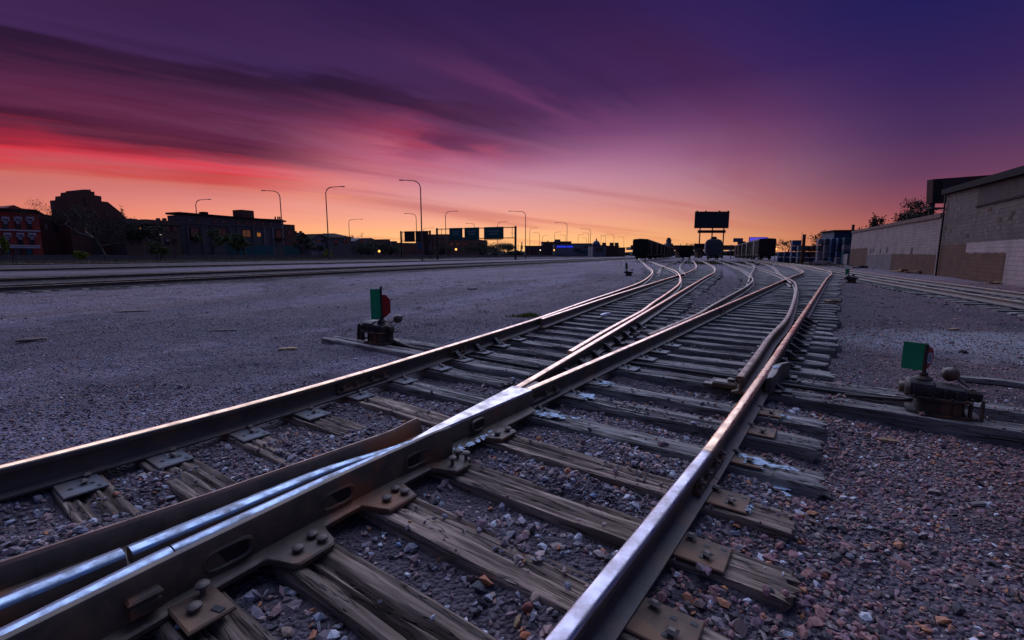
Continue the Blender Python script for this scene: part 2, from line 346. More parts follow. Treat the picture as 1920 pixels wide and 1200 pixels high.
def hash2(ix, iy, seed):
    h = (ix * 374761393 + iy * 668265263 + seed * 1442695041) & 0xffffffff
    h = ((h ^ (h >> 13)) * 1274126177) & 0xffffffff
    return ((h ^ (h >> 16)) & 0xffff) / 65535.
def vnoise(x, y, seed=0):
    x = np.asarray(x, float); y = np.asarray(y, float)
    ix = np.floor(x).astype(np.int64); iy = np.floor(y).astype(np.int64); fx = x - ix; fy = y - iy
    fx = fx * fx * (3 - 2 * fx); fy = fy * fy * (3 - 2 * fy)
    a, b_, c, d = hash2(ix, iy, seed), hash2(ix + 1, iy, seed), hash2(ix, iy + 1, seed), hash2(ix + 1, iy + 1, seed)
    return (a * (1 - fx) + b_ * fx) * (1 - fy) + (c * (1 - fx) + d * fx) * fy
def sm(x, a, b):
    t_ = np.clip((x - a) / (b - a), 0, 1); return t_ * t_ * (3 - 2 * t_)

# ------------------------------------------------------------------ ground
def gz(x, y):
    x = np.asarray(x, float); y = np.asarray(y, float); s, n_ = to_sn(x, y)
    z = -.072 + .016 * (1 - sm(s, 2.4, 3.2))
    z = z - .05 * sm(n_, -.25, .15) * (1 - sm(n_, 3, 6))                                  # lower beside the tie ends on the right
    z = z + (.018 + .034 * sm(vnoise(s * 2.6, n_ * 2.6, 71), .52, .80)) * sm(n_, -3.9, -3.5) * (1 - sm(n_, -2.5, -2.25)) * (1 - sm(s, 2.0, 2.5)) + .05 * sm(vnoise(s * 1.9, n_ * 1.9, 72), .62, .85) * sm(n_, -4, -3.4) * (1 - sm(n_, -.2, .1)) * (1 - sm(s, 2.4, 2.7)) # ties half buried left of the casting
    z = z + .105 * np.exp(-((s - 2.16) / .17) ** 2 - ((n_ + 1.18) / .36) ** 2)             # heap between casting and right rail
    z = z + .055 * np.exp(-((s - 2.65) / .2) ** 2 - ((n_ + 1.0) / .5) ** 2)
    z = z - .02 * sm(s, 3.4, 4.2) * sm(n_, -1.9, -1.7) * (1 - sm(n_, -.7, -.5))
    far = sm(np.hypot(x, y), 9, 16); z = z * (1 - far) - .055 * far
    r_ = np.hypot(x, y); near = 1 - sm(r_, 8, 20)
    z = z + (vnoise(x * 2.3, y * 2.3, 1) - .5) * .05 + (vnoise(x * 7, y * 7, 2) - .5) * .022 * near + (vnoise(x * 19, y * 19, 3) - .5) * .012 * near
    z = z + (vnoise(x * .35, y * .35, 4) - .5) * .05 * sm(r_, 6, 16) * (1 - sm(r_, 200, 400))
    return z
def axis(lo, hi, step, far, k):
    a = list(np.arange(lo, hi, step)); d = step
    while a[-1] < far[1]: d *= k; a.append(a[-1] + d)
    d = step
    while a[0] > far[0]: d *= k; a.insert(0, a[0] - d)
    return np.array(a)
gxs = axis(-4.2, 5.0, .045, (-3500, 3500), 1.07); gys = axis(.2, 7.5, .045, (-400, 4500), 1.07)
GX, GY = np.meshgrid(gxs, gys); GZ = gz(GX.ravel(), GY.ravel())
me = bpy.data.meshes.new('ground'); nx, ny = len(gxs), len(gys)
idx = np.arange(nx * ny).reshape(ny, nx)
quads = np.stack([idx[:-1, :-1], idx[:-1, 1:], idx[1:, 1:], idx[1:, :-1]], -1).reshape(-1, 4)
me.vertices.add(nx * ny); me.vertices.foreach_set('co', np.stack([GX.ravel(), GY.ravel(), GZ], -1).ravel())
me.loops.add(quads.size); me.loops.foreach_set('vertex_index', quads.ravel().astype(np.int32))
me.polygons.add(len(quads)); me.polygons.foreach_set('loop_start', np.arange(0, quads.size, 4, dtype=np.int32)); me.polygons.foreach_set('use_smooth', np.ones(len(quads), bool))
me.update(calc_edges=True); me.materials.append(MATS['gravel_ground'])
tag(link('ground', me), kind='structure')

# ------------------------------------------------------------------ track geometry
def catmull(P, step):
    P = [np.array(p, float) for p in P]; P = [2 * P[0] - P[1]] + P + [2 * P[-1] - P[-2]]; out = []
    for i in range(1, len(P) - 2):
        L = np.linalg.norm(P[i + 1] - P[i]); k = max(1, int(math.ceil(L / step)))
        for j in range(k):
            u = j / k
            out.append(.5 * ((2 * P[i]) + (-P[i - 1] + P[i + 1]) * u + (2 * P[i - 1] - 5 * P[i] + 4 * P[i + 1] - P[i + 2]) * u * u + (-P[i - 1] + 3 * P[i] - 3 * P[i + 1] + P[i + 2]) * u ** 3))
    out.append(P[-2]); return np.array(out)
def offset(path, d):
    t_ = np.gradient(path, axis=0); t_ /= np.linalg.norm(t_, axis=1)[:, None]
    return path + np.stack([t_[:, 1], -t_[:, 0]], -1) * d
RAILZ = .016
HALF = [(.000, .1655), (.014, .1648), (.026, .1615), (.034, .154), (.0355, .147), (.034, .128), (.012, .119), (.0085, .108), (.0085, .045), (.013, .032), (.030, .023), (.070, .012), (.070, .0)]
PROF = HALF + [(-a, b_) for a, b_ in HALF[::-1][:-1]]
PMI = [0, 0, 0] + [1] * (len(PROF) - 6) + [0, 0, 0]
def rail_mb(path, z=RAILZ, scale=1., zs=None):
    path = np.asarray(path, float); t_ = np.gradient(path, axis=0); t_ /= np.linalg.norm(t_, axis=1)[:, None]
    nn = np.stack([t_[:, 1], -t_[:, 0]], -1); secs = []
    for i, (p, q) in enumerate(zip(path, nn)):
        zz_ = z + (zs[i] if zs is not None else 0)
        secs.append([(p[0] + q[0] * a * scale, p[1] + q[1] * a * scale, zz_ + b_ * scale) for a, b_ in PROF])
    return MB().loft([x[::-1] for x in secs], PMI[::-1][1:] + PMI[::-1][:1])
def rail(parent, path, top='rail_top', **kw):
    return rail_mb(path, **kw).build('rail', [top, 'rail_side'], parent, 40)

GAUGE = 1.505
def Rpt(s, n_): return np.array(SN(s, n_))
NB, ND = -2.005, -.51
TAN = .4986
def Cx(y): return .04 + TAN * (y - 3.7)
CDIR = np.array([math.sin(math.atan(TAN)), math.cos(math.atan(TAN))]); CN = np.array([CDIR[1], -CDIR[0]])
def Lpt(y, off=0.): return np.array([Cx(y), y]) + CN * off
# right-hand track: straight, then bending left far out
r_c = [Rpt(s, (NB + ND) / 2) for s in (-1.2, 8, 18, 26)] + [np.array(p) for p in ((19.6, 29.6), (23.6, 36.7), (28.3, 45.5), (31.9, 53.2), (39.2, 70.), (50.2, 95.), (72., 146.))]
r_c = catmull(r_c, .5)
D_path, B_path = offset(r_c, GAUGE / 2), offset(r_c, -GAUGE / 2)
sD = D_path @ US; nD = D_path @ UN; dn_ = np.interp(sD, [-1, 1, 1.42, 2, 2.6, 3.3, 5], [-.09, -.075, -.054, -.040, -.022, -.012, 0.]); D_path = D_path + dn_[:, None] * UN[None]
def s_of(path): return path[:, 0] * US[0] + path[:, 1] * US[1]
def cut(path, s0, s1):
    """piece of a path between two stations along the yard, with clean ends"""
    s = s_of(path); g = [s0] + [x for x in s if s0 + .02 < x < s1 - .02] + [s1]
    return np.stack([np.interp(g, s, path[:, 0]), np.interp(g, s, path[:, 1])], -1)
# left-hand track
c_line = catmull([Lpt(y) for y in (3.7, 8, 16, 24, 30)] + [np.array(p) for p in ((18.8, 43.), (28.4, 67.8), (42.7, 105.6), (61, 153))], 1.)
A_near = [(-3.42, 1.28), (-2.74, 2.15), (-2.37, 2.65), (-1.99, 3.21), (-1.64, 3.79), (-1.41, 4.21)]
A_line = catmull([np.array(p) for p in A_near] + [Lpt(y, -GAUGE) for y in (5.2, 6.6)] + [np.array(p) for p in ((.62, 8.3), (1.94, 11.3), (3.32, 14.3), (5.5, 19.4), (8.15, 26.9), (10.25, 33.8), (13.8, 47.4), (18.2, 64.), (21.6, 77.), (28.3, 103.), (41, 150))], .6)
Ap_line = np.vstack([Lpt(7.2, -GAUGE + .075)[None], Lpt(10.5, -GAUGE + .02)[None], offset(c_line, -GAUGE)[[i for i, p in enumerate(c_line) if p[1] > 12]]])
a_div = A_line[A_line[:, 1] > 9.5]
Cp_line = catmull([np.array(p) for p in ((.66, 5.14), (1.27, 6.42), (1.95, 7.78))] + list(offset(a_div, GAUGE)[::3]), .8)
# diverging route of the right-hand switch
Bp_line = catmull([Rpt(6.2, NB - .085), Rpt(9., NB - .11)] + [np.array(p) for p in ((4.45, 10.1), (7.1, 14.3), (8.7, 16.9), (10.85, 20.7), (14.3, 27.9), (18.1, 36.5), (23.6, 49.9), (30.9, 67.8), (40.3, 92.), (62, 146))], .8)
b_div = Bp_line[Bp_line[:, 1] > 13]
Dp_line = catmull([Rpt(4.47, ND - .15), Rpt(5.6, ND - .165), Rpt(7.2, ND - .20), np.array((4.88, 8.05)), np.array((7.05, 11.4))] + list(offset(b_div, GAUGE)[2::3]), .8)
mid_c = catmull([np.array(p) for p in ((9.05, 26.2), (10.3, 29.8), (15.2, 44.), (28.3, 78.), (45.3, 121.), (57, 151))], 1.)
x_c = catmull([np.array(p) for p in ((10.2, 18.2), (15.3, 27.8), (22.3, 40.8), (30., 56.), (38, 74))], 1.)
wall_c = catmull([np.array(p) for p in ((8.6, 2.8), (11.6, 8.2), (13.5, 12.2), (15.3, 16.2), (18.2, 22.5), (22.8, 32.), (27.4, 42.), (36.5, 62.))], 1.)

# ------------------------------------------------------------------ ties
def tie_mesh(L, W_, Hh, seed, nl, nw, amp=.006, split=True):
    r = np.random.default_rng(seed); us = np.linspace(-.5, .5, nl) * L; a = np.linspace(-.5, .5, nw); rows = []
    gs = [(r.uniform(-.42, .42), r.uniform(.006, .016), r.uniform(.3, 1.) * L, r.uniform(-.5, .5) * L, r.uniform(.008, .030)) for _ in range(8 if split else 0)]
    prof = [(.5, -1.0), (.5, -.45), (.5, -.10)] + [(x, 0) for x in a[::-1] * .965] + [(-.5, -.10), (-.5, -.45), (-.5, -1.0)]
    secs = []
    for i, u in enumerate(us):
        wv = 1 + .05 * (vnoise(u * 2.3 + seed, 0, seed) - .5)
        row = []
        for j, (x, zf) in enumerate(prof):
            y_ = x * W_ * wv; z_ = zf * Hh
            side_ = vnoise(u * 6 + seed * 3.1, j * .9, seed + 5) - .5
            if zf == 0:
                z_ += (vnoise(u * 3, y_ * 26 + seed, seed + 1) - .5) * amp * 1.6 + (vnoise(u * 9, y_ * 70, seed + 2) - .5) * amp
                for (gy, gw, gl, gc, gd) in gs:
                    cy = gy * W_ + (vnoise(u * 2.5, gy * 9, seed + 9) - .5) * .03
                    z_ -= gd * math.exp(-((y_ - cy) / gw) ** 2) * max(0., 1 - ((u - gc) / gl) ** 2)
                if abs(x) > .46: z_ -= .004 + .012 * max(0, side_)
            else: y_ += side_ * amp * 2.2; z_ += 0 if zf < -.9 else side_ * amp
            row.append((u + (.07 * (vnoise(j * .8 + 3, seed * 1.3 + i, seed) - .5) if i in (0, nl - 1) else 0), y_, z_ - (.012 * hash2(j, seed, 3) if i in (0, nl - 1) and zf == 0 else 0)))
        secs.append(row[::-1])
    return MB().loft(secs).mesh('tie', 'tie_wood', 35)
def tie_grey(me): me.materials.clear(); me.materials.append(MATS['tie_wood_grey']); return me
cheap = [tie_grey(tie_mesh(2.6, .22, .17, 100 + i, 16, 7, .010, True)) for i in range(6)]
def put_tie(parent, me, s, n0, n1, z=0., dr=0.):
    x, y = SN(s, (n0 + n1) / 2); o = link('tie', me, parent, (x, y, z), -TH + dr); return o
FRONT = []                                        # near ties as (s, n0, n1, half width) so that stones keep off them
def near_tie(parent, s, n0, n1, W_=.225, grey=False, z=0., seed=0, dr=0., nl=None):
    me = tie_mesh(n1 - n0, W_, .17, seed or int(s * 100) + 3, nl or int(18 * (n1 - n0)) + 4, 22, .007)
    if grey: tie_grey(me)
    FRONT.append((s, n0, n1, W_ / 2 + .012)); return put_tie(parent, me, s, n0, n1, z, dr)

# the things
xL, yL = SN(3, -2.8); TL = thing('railroad_track', 'left yard track with bright rails curving towards the line of boxcars', 'railroad track')
TR = thing('railroad_track', 'right yard track with bright rails passing the right-hand switch stand', 'railroad track')
TDR = thing('railroad_track', 'dull rusty rails branching left out of the right yard track', 'railroad track')
TM = thing('railroad_track', 'middle yard track branching off towards the dark freight car', 'railroad track')
TX = thing('railroad_track', 'short rusty track between the hopper car and the right-hand boxcars', 'railroad track')
TW = thing('railroad_track', 'golden-lit siding running along the foot of the block wall', 'railroad track')

# ---- left yard track
JA = 2.60                                           # joint in the left rail
rail(TL, cut(A_line, -1.6, JA - .003)); rail(TL, cut(A_line, JA + .003, 150))
rail(TL, cut(c_line, 3.04, 170)); rail(TL, Cp_line); rail(TL, Ap_line)
# ---- right yard track
JD = 2.62
rail(TR, cut(D_path, -.9, JD - .003), 'rail_top_sky_sheen'); rail(TR, cut(D_path, JD + .003, 150))
rail(TR, cut(B_path, 3.04, 10.6 - .003)); rail(TR, cut(B_path, 10.6 + .003, 150))
rail(TDR, Bp_line, 'rail_top_dull'); rail(TDR, Dp_line, 'rail_top_dull')
for o in (-.7525, .7525):
    rail(TM, offset(mid_c, o), 'rail_top_dull'); rail(TX, offset(x_c, o), 'rail_top_dull'); rail(TW, offset(wall_c, o), 'rail_top_rusty')

# ---- near ties
ties_near = {}
for s, n1, W_ in ((.07, -.30, .22), (.55, -.16, .22), (.965, -.20, .235), (1.445, -.07, .225), (1.935, -.05, .215), (2.455, -.09, .21)):
    near_tie(TL if s < .6 else TR, s, -4.02 + .1 * math.sin(s * 9), n1, W_, False, 0, 0, R(.6 * math.sin(s * 7)))
for s, n0, n1, g in ((3.03, -3.95, .02, True), (3.60, -2.45, -.02, True), (4.09, -2.5, .0, True), (4.83, -2.55, 2.7, True), (5.42, -2.6, 2.75, True)):
    near_tie(TR, s, n0, n1, .225 if s < 4.5 else .235, g, .0, int(s * 77), 0)
k = 0; s = 5.93
while s < 46:
    x, y = D_path[np.argmin(abs(s_of(D_path) - s))]; _, nd = to_sn(x, y); _, nb = to_sn(*Bp_line[np.argmin(abs(s_of(Bp_line) - s))])
    left = min(nb - .45, nd - 1.95) if s > 6.3 else -2.55
    ln = nd + .52 + .06 * math.sin(k * 5.1) - max(left, nd - 4.6)
    o = put_tie(TR, cheap[k % 6], s, nd + .52 + .06 * math.sin(k * 5.1) - ln, nd + .52 + .06 * math.sin(k * 5.1), -.004, R(1.2 * math.sin(k * 2.7))); o.scale = (ln / 2.6, .92, 1)
    if s < 9: FRONT.append((s, -2.5, 0., .11))
    s += .53 + .03 * math.sin(k * 3.3); k += 1
# ties of the left track
for i, s in enumerate((3.62, 4.08, 4.56)):
    n0 = (-3.95, -6.45, -6.1)[i]; near_tie(TL, s, n0, -2.62 + .0 * i, .225, True, .0, int(s * 91) + 5)
s = 5.06; k = 0
while s < 44:
    na = to_sn(*A_line[np.argmin(abs(s_of(A_line) - s))])[1]; nc = to_sn(*c_line[np.argmin(abs(s_of(c_line) - s))])[1]
    n0, n1 = na - .5 - .08 * math.sin(k * 3.), nc + .45 + .06 * math.sin(k * 2.2)
    if s < 7.5: n1 = min(n1, NB - .62)
    o = put_tie(TL, cheap[(k + 2) % 6], s, n0, n1, -.008, R(1.5 * math.sin(k * 1.9))); o.scale = ((n1 - n0) / 2.6, .9, 1)
    if s < 9: FRONT.append((s, n0, n1, .11))
    s += .53 + .03 * math.sin(k * 4.1); k += 1
def plain_ties(parent, path, y0, y1, step=.56, k0=0):
    seg = np.r_[0, np.cumsum(np.linalg.norm(np.diff(path, axis=0), axis=1))]; d = 0; k = k0
    while d < seg[-1]:
        x, y = np.interp(d, seg, path[:, 0]), np.interp(d, seg, path[:, 1]); x2, y2 = np.interp(d + .3, seg, path[:, 0]), np.interp(d + .3, seg, path[:, 1])
        if y0 < y < y1:
            link('tie', cheap[k % 6], parent, (x, y, -.012), -math.atan2(x2 - x, y2 - y) + R(1.5 * math.sin(k * 2.3)))
        d += step; k += 1
plain_ties(TDR, (Bp_line + 0)[Bp_line[:, 1] > 20] + np.array([.68, -.3]), 24, 46); plain_ties(TW, wall_c, 3, 45); plain_ties(TM, mid_c, 30, 48); plain_ties(TX, x_c, 30, 46)

# ---- tie plates and spikes (children of the tie nearest to them)
def nearest_tie(parent, s):
    best = min((c for c in parent.children if c.name.startswith('tie')), key=lambda c: abs(to_sn(c.location.x, c.location.y)[0] - s)); return best
def to_tie(o, tie):
    """parent a mesh built in yard axes (x along n, y along s, origin on its own spot) to a tie"""
    dx, dy = o.location.x - tie.location.x, o.location.y - tie.location.y; a = -tie.rotation_euler[2]
    o.parent = tie; sx = tie.scale[0]; sy = tie.scale[1]
    o.location = ((dx * math.cos(a) - dy * math.sin(a)) / sx, (dx * math.sin(a) + dy * math.cos(a)) / sy, o.location.z - tie.location.z)
    o.rotation_euler = (0, 0, o.rotation_euler[2] - tie.rotation_euler[2]); o.scale = (1 / sx, 1 / sy, 1)
pm = MB().box((0, 0, .007), (.36, .185, .014), bev=.004)
for a, b_ in ((-.085, .045), (.085, .045), (.085, -.045), (.15, .06)): pm.box((a, b_, .0145), (.024, .018, .003), mi=1)
plate_me = {k_: pm.mesh('tie_plate', [k_, 'black_paint_hole_shade']) for k_ in ('plate', 'plate_grey')}
spike_me = MB().box((0, 0, .004), (.018, .018, .03)).box((.004, 0, .020), (.044, .034, .014), 0, 0, (.72, .72), .005).mesh('spike', 'bolt', 40)
big_spike = MB().lathe((0, 0, 0), [(.011, -.03), (.011, .030), (.024, .034), (.026, .042), (.018, .050), (.005, .052)], 10).mesh('spike', 'bolt', 50)
def plate_at(parent, s, n_, kind='plate', wide=1., off=.055, spikes=((.10, -.05), (.088, .055)), ang=0.):
    tie = nearest_tie(parent, s); x, y = SN(s, n_ + off)
    p = link('tie_plate', plate_me[kind], None, (x, y, .003), -TH + ang); to_tie(p, tie)
    for a, b_ in spikes:
        x, y = SN(s + b_ * .8, n_ + off + a); q = link('spike', spike_me, None, (x, y, .018), -TH + random.uniform(-.5, .5)); to_tie(q, tie)
for s in (.55, .965, 1.445, 1.935, 2.455, 3.03, 3.60, 4.09): plate_at(TR, s, ND, 'plate', off=.05, spikes=((.10, -.045), (.012, .07)))
def nA(s): return to_sn(*A_line[np.argmin(abs(s_of(A_line) - s))])[1]
for s in (.07, .55, .965, 1.445, 1.935): plate_at(TL if s < .6 else TR, s, nA(s), 'plate_grey', off=.11, spikes=((.06, .02), (-.03, .06)))
for s in (2.455, 3.03): plate_at(TR, s, nA(s), 'plate_grey', off=.08, spikes=((.07, .02), (.0, .06)))
for s in (3.62, 4.08, 4.56, 5.06, 5.59): plate_at(TL, s, nA(s), 'plate_grey', off=.08, spikes=((.07, .03), (.02, .06)))
for s in (3.03, 3.60, 4.09, 4.83, 5.42, 5.93, 6.46): plate_at(TR, s, NB, 'plate_grey', off=.09, spikes=((.06, .03), (-.01, .06)))

# ---- rail joints
def joint(parent, path, s, side_=1, L=.62, top=.10):
    p = cut(path, s - L / 2, s + L / 2); t_ = p[-1] - p[0]; t_ /= np.linalg.norm(t_); nn = np.array([t_[1], -t_[0]]) * side_
    sec = [(.010, .040), (.030, .030), (.046, .034), (.040, .050), (.022, .058), (.022, .098), (.034, .108), (.034, .120), (.010, .124)]
    mb = MB().loft([[(q[0] + nn[0] * a, q[1] + nn[1] * a, RAILZ + z_) for a, z_ in sec][::-side_] for q in (p[0], p[-1])])
    j = mb.build('joint_bar', 'casting', parent, 40)
    for f in (.10, .34, .66, .90):
        q = p[0] + (p[-1] - p[0]) * f; c = q + nn * .022; mb = MB()
        mb.tube([(*c, RAILZ + .078), (*(c + nn * .020), RAILZ + .078)], .021, 6); mb.tube([(*(c + nn * .020), RAILZ + .078), (*(c + nn * .036), RAILZ + .078)], .011, 8)
        mb.build('bolt', 'bolt', j, 40)
joint(TL, A_line, JA); joint(TR, D_path, JD, 1, .56); joint(TR, B_path, 10.6, 1); joint(TR, B_path, 3.16, 1, .70)
joint(TL, A_line, 4.16, 1, .34)
# ---- braces along the outside of the right-hand rail, the left rail pair and between the switch rails
def braces(parent, path, ss, side_, sc_=1.):
    me = MB().prism([(0.0, -.035, .004), (.15 * sc_, -.035, .004), (.15 * sc_, -.035, .022), (.03, -.035, .10), (0, -.035, .10)], (.0, 0, 0), (0, .07, 0)).box((.10 * sc_, 0, .016), (.20 * sc_, .13, .014)).mesh('rail_brace', 'dark_iron', 30)
    for s in ss:
        i = np.argmin(abs(s_of(path) - s)); t_ = path[min(i + 1, len(path) - 1)] - path[i - 1]; hd = math.atan2(t_[0], t_[1]); nn = np.array([math.cos(hd), -math.sin(hd)]) * side_
        q = np.array([np.interp(s, s_of(path), path[:, 0]), np.interp(s, s_of(path), path[:, 1])]) + nn * .03
        link('rail_brace', me, parent, (q[0], q[1], .004), -hd + (0 if side_ > 0 else math.pi))
braces(TR, D_path, [4.83, 5.42, 5.93, 6.46, 7.0, 7.52, 8.05, 8.6, 9.1, 9.65, 10.2], 1)
braces(TL, c_line, [3.62, 4.08, 4.56, 5.06, 5.59, 6.12, 6.65, 7.18, 7.7], 1, .8); braces(TL, A_line, [4.08, 4.56, 5.06], 1, .7); braces(TDR, Dp_line, [4.83, 5.42, 5.93, 6.46, 7.0, 7.52], -1, .6)
# ---- raised lip of the switch-point protector beside the right rail
mb = MB(); secs = []
for i, (s, o1, o2, zt) in enumerate(((4.62, .035, .085, .17), (4.75, .038, .105, .185), (5.0, .040, .100, .188), (5.22, .042, .110, .185), (5.34, .075, .150, .180), (5.38, .10, .165, .175))):
    secs.append([(*SN(s, ND + a), z_) for a, z_ in ((o1, .02), (o2, .02), (o2, zt), ((o1 + o2) / 2 + .01, zt + .004), (o1, zt - .018))])
mb.loft(secs).build('point_guard', 'rail_side', TR, 40)
# ---- switch rods between the rails
def rod(parent, a, b_, r=.016, mat='dark_iron', name='switch_rod'): MB().tube([a, b_], r, 8).build(name, mat, parent, 40)
rod(TR, (*SN(5.12, -1.95), .0), (*SN(5.12, .40), .0), .02); rod(TL, (*SN(4.32, -5.3), -.01), (*SN(4.32, -2.7), -.01), .02)
mb = MB().box((0, 0, .05), (.20, .13, .06), bev=.015).lathe((.05, .02, .075), [(.035, 0), (.035, .03), (.02, .036)], 10).box((-.13, 0, .03), (.12, .09, .03), bev=.008)
mb.build('point_clamp', 'casting', TDR, 40, (*SN(4.62, ND - .30), .0), -TH)
mb = MB().box((0, 0, .02), (.62, .20, .022), bev=.004); mb.build('slide_plate', 'dark_iron', TR, None, (*SN(4.80, ND - .15), .0), -TH)

# ------------------------------------------------------------------ cast crossing frog
FR = thing('crossing_frog', 'heavy cast steel rail frog with slotted side wall in the left foreground', 'rail frog', (*SN(1.4, -2.05), 0))
fx, fy = FR.location.x, FR.location.y
def L3(s, n_, z): x, y = SN(s, n_); return (x - fx, y - fy, z)
def ipl(s, tab): return float(np.interp(s, [q[0] for q in tab], [q[1] for q in tab]))
RW = [(-.9, -1.71), (.1, -1.815), (.5, -1.853), (1.2, -1.893), (1.97, -1.903)]     # outer face of the right wall
LW = [(-.9, -2.47), (.1, -2.35), (.8, -2.265), (1.6, -2.20), (1.97, -2.175)]        # outer face of the left wall
BT = [(-.9, -2.09), (.1, -2.09), (1.2, -2.085), (1.75, -2.055), (1.95, -2.04)]    # left tread centre
CT = [(-.9, -1.845), (.1, -1.905), (.5, -1.955), (1.2, -1.985), (1.75, -1.985), (1.95, -2.0)]
ZT = .1815
st = list(np.linspace(-.9, 1.85, 45)) + [1.90, 1.945, 1.975]
# right wall with its flared end
secs = []
for s in st:
    fl = .030 * sm(s, 1.72, 1.975); o = ipl(s, RW) + fl * 1.3; zt = .204 + .018 * sm(s, 1.7, 1.9) - .003 * math.sin(s * 3)
    secs.append([L3(s, o - .052 + fl, .03), L3(s, o + .004, .03), L3(s, o, zt - .018), L3(s, o - .006, zt - .005), L3(s, o - .020, zt), L3(s, o - .036 + fl * .5, zt - .006), L3(s, o - .040 + fl * .5, ZT - .03)][::-1])
RWo = MB().loft(secs, [0] * 7).build('guard_wall', 'casting', FR, 42)
# left wall
secs = []
for s in st[:-3] + [1.90, 1.95, 2.0]:
    fl = .035 * sm(s, 1.72, 2.0); o = ipl(s, LW) - fl; zt = .197 + .006 * sm(s, 1.75, 1.95)
    secs.append([L3(s, o, .03), L3(s, o + .070, .03), L3(s, o + .062, ZT - .045), L3(s, o + .034, zt - .012), L3(s, o + .024, zt), L3(s, o + .010, zt - .002), L3(s, o + .002, zt - .02)][::-1])
MB().loft(secs, [0, 1, 1, 0, 0, 0, 0]).build('guard_wall', ['casting', 'rail_top_dull'], FR, 42)
# floor of the casting between the walls
secs = []
for s in st: secs.append([L3(s, ipl(s, LW) + .03, .055), L3(s, ipl(s, RW) - .03, .055), L3(s, ipl(s, RW) - .03, .115), L3(s, ipl(s, LW) + .03, .115)][::-1])
MB().loft(secs).build('casting_floor', 'casting', FR)
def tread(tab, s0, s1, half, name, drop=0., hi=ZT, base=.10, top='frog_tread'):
    secs = []
    for s in np.linspace(s0, s1, 26):
        c = ipl(s, tab); h = half if not callable(half) else half(s); d_ = drop(s) if callable(drop) else drop; z_ = hi - d_
        secs.append([L3(s, c - h - .012, base), L3(s, c + h + .012, base), L3(s, c + h + .004, z_ - .016), L3(s, c + h - .005, z_ - .003), L3(s, c, z_), L3(s, c - h + .005, z_ - .003), L3(s, c - h - .004, z_ - .016)][::-1])
    # faces: order follows the reversed list
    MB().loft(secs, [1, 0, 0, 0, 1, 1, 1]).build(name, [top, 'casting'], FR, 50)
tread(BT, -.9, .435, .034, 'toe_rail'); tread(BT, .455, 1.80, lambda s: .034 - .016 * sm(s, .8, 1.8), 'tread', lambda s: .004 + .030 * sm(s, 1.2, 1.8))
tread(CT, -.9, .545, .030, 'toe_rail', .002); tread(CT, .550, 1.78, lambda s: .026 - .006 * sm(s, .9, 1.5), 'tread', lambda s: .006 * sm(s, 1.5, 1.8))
# the point: one nose widening into the two heel rails
secs = []
for s in np.linspace(1.60, 3.03, 30):
    k_ = (s - 1.60) / 1.43; a = -1.992 + (-2.150 + 1.992) * k_ ** 1.15 - .016; b_ = -1.985 + (-1.972 + 1.985) * k_ + .014; z_ = ZT - .020 * (1 - sm(s, 1.6, 2.05))
    dip = .010 * sm(s, 2.25, 2.45) * (1 - sm(s, 2.7, 3.0))
    secs.append([L3(s, a - .008, .03), L3(s, b_ + .008, .03), L3(s, b_ + .004, z_ - .016), L3(s, b_ - .006, z_ - .002), L3(s, b_ - .022 * min(1, k_ * 2 + .2), z_), L3(s, (a + b_) / 2, z_ - dip), L3(s, a + .022 * min(1, k_ * 2 + .2), z_), L3(s, a + .006, z_ - .002), L3(s, a - .004, z_ - .016)][::-1])
MB().loft(secs, [1, 0, 0, 0, 0, 0, 1, 1, 1]).build('point', ['frog_top', 'casting'], FR, 40)
# base flange with a lug over every tie
lug_s = [.965, 1.445, 1.935, 2.46]
ss = np.linspace(-.9, 3.0, 200); edge = []
for s in ss:
    base = (ipl(s, RW) if s < 1.97 else -1.945) + .045
    lug = max(.150 * sm(s, c - .155, c - .085) * (1 - sm(s, c + .085, c + .13)) for c in lug_s)
    if s > 2.2: lug *= .8
    edge.append(base + lug)
P_top = [L3(s, e, .034) for s, e in zip(ss, edge)]; P_in = [L3(s, -2.05, .034) for s in ss]
secs = [[L3(s, -2.05, .006), L3(s, e, .006), L3(s, e + .002, .026), L3(s, e - .006, .033), L3(s, min(e - .02, (ipl(s, RW) if s < 1.97 else -1.945) + .03), .036), L3(s, (ipl(s, RW) if s < 1.97 else -1.945) - .01, .055), L3(s, -2.05, .05)][::-1] for s, e in zip(ss, edge)]
MB().loft(secs).build('base_flange', 'casting', FR, 40)
bolt_big = MB().lathe((0, 0, 0), [(.012, -.01), (.012, .010), (.024, .011), (.025, .019), (.017, .026), (.005, .028)], 12).mesh('bolt', 'bolt', 50)
for c in lug_s[:3]:
    for ds, dn in ((-.045, .105), (.045, .065), (.055, .125)):
        link('bolt', bolt_big if c < 1.6 else big_spike, FR, L3(c + ds, (ipl(c, RW)) + .045 + dn - .03, .035))
for ds, dn in ((-.05, .06), (.05, .075)): link('bolt', bolt_big, FR, L3(2.46 + ds, -1.945 + .045 + dn, .035))
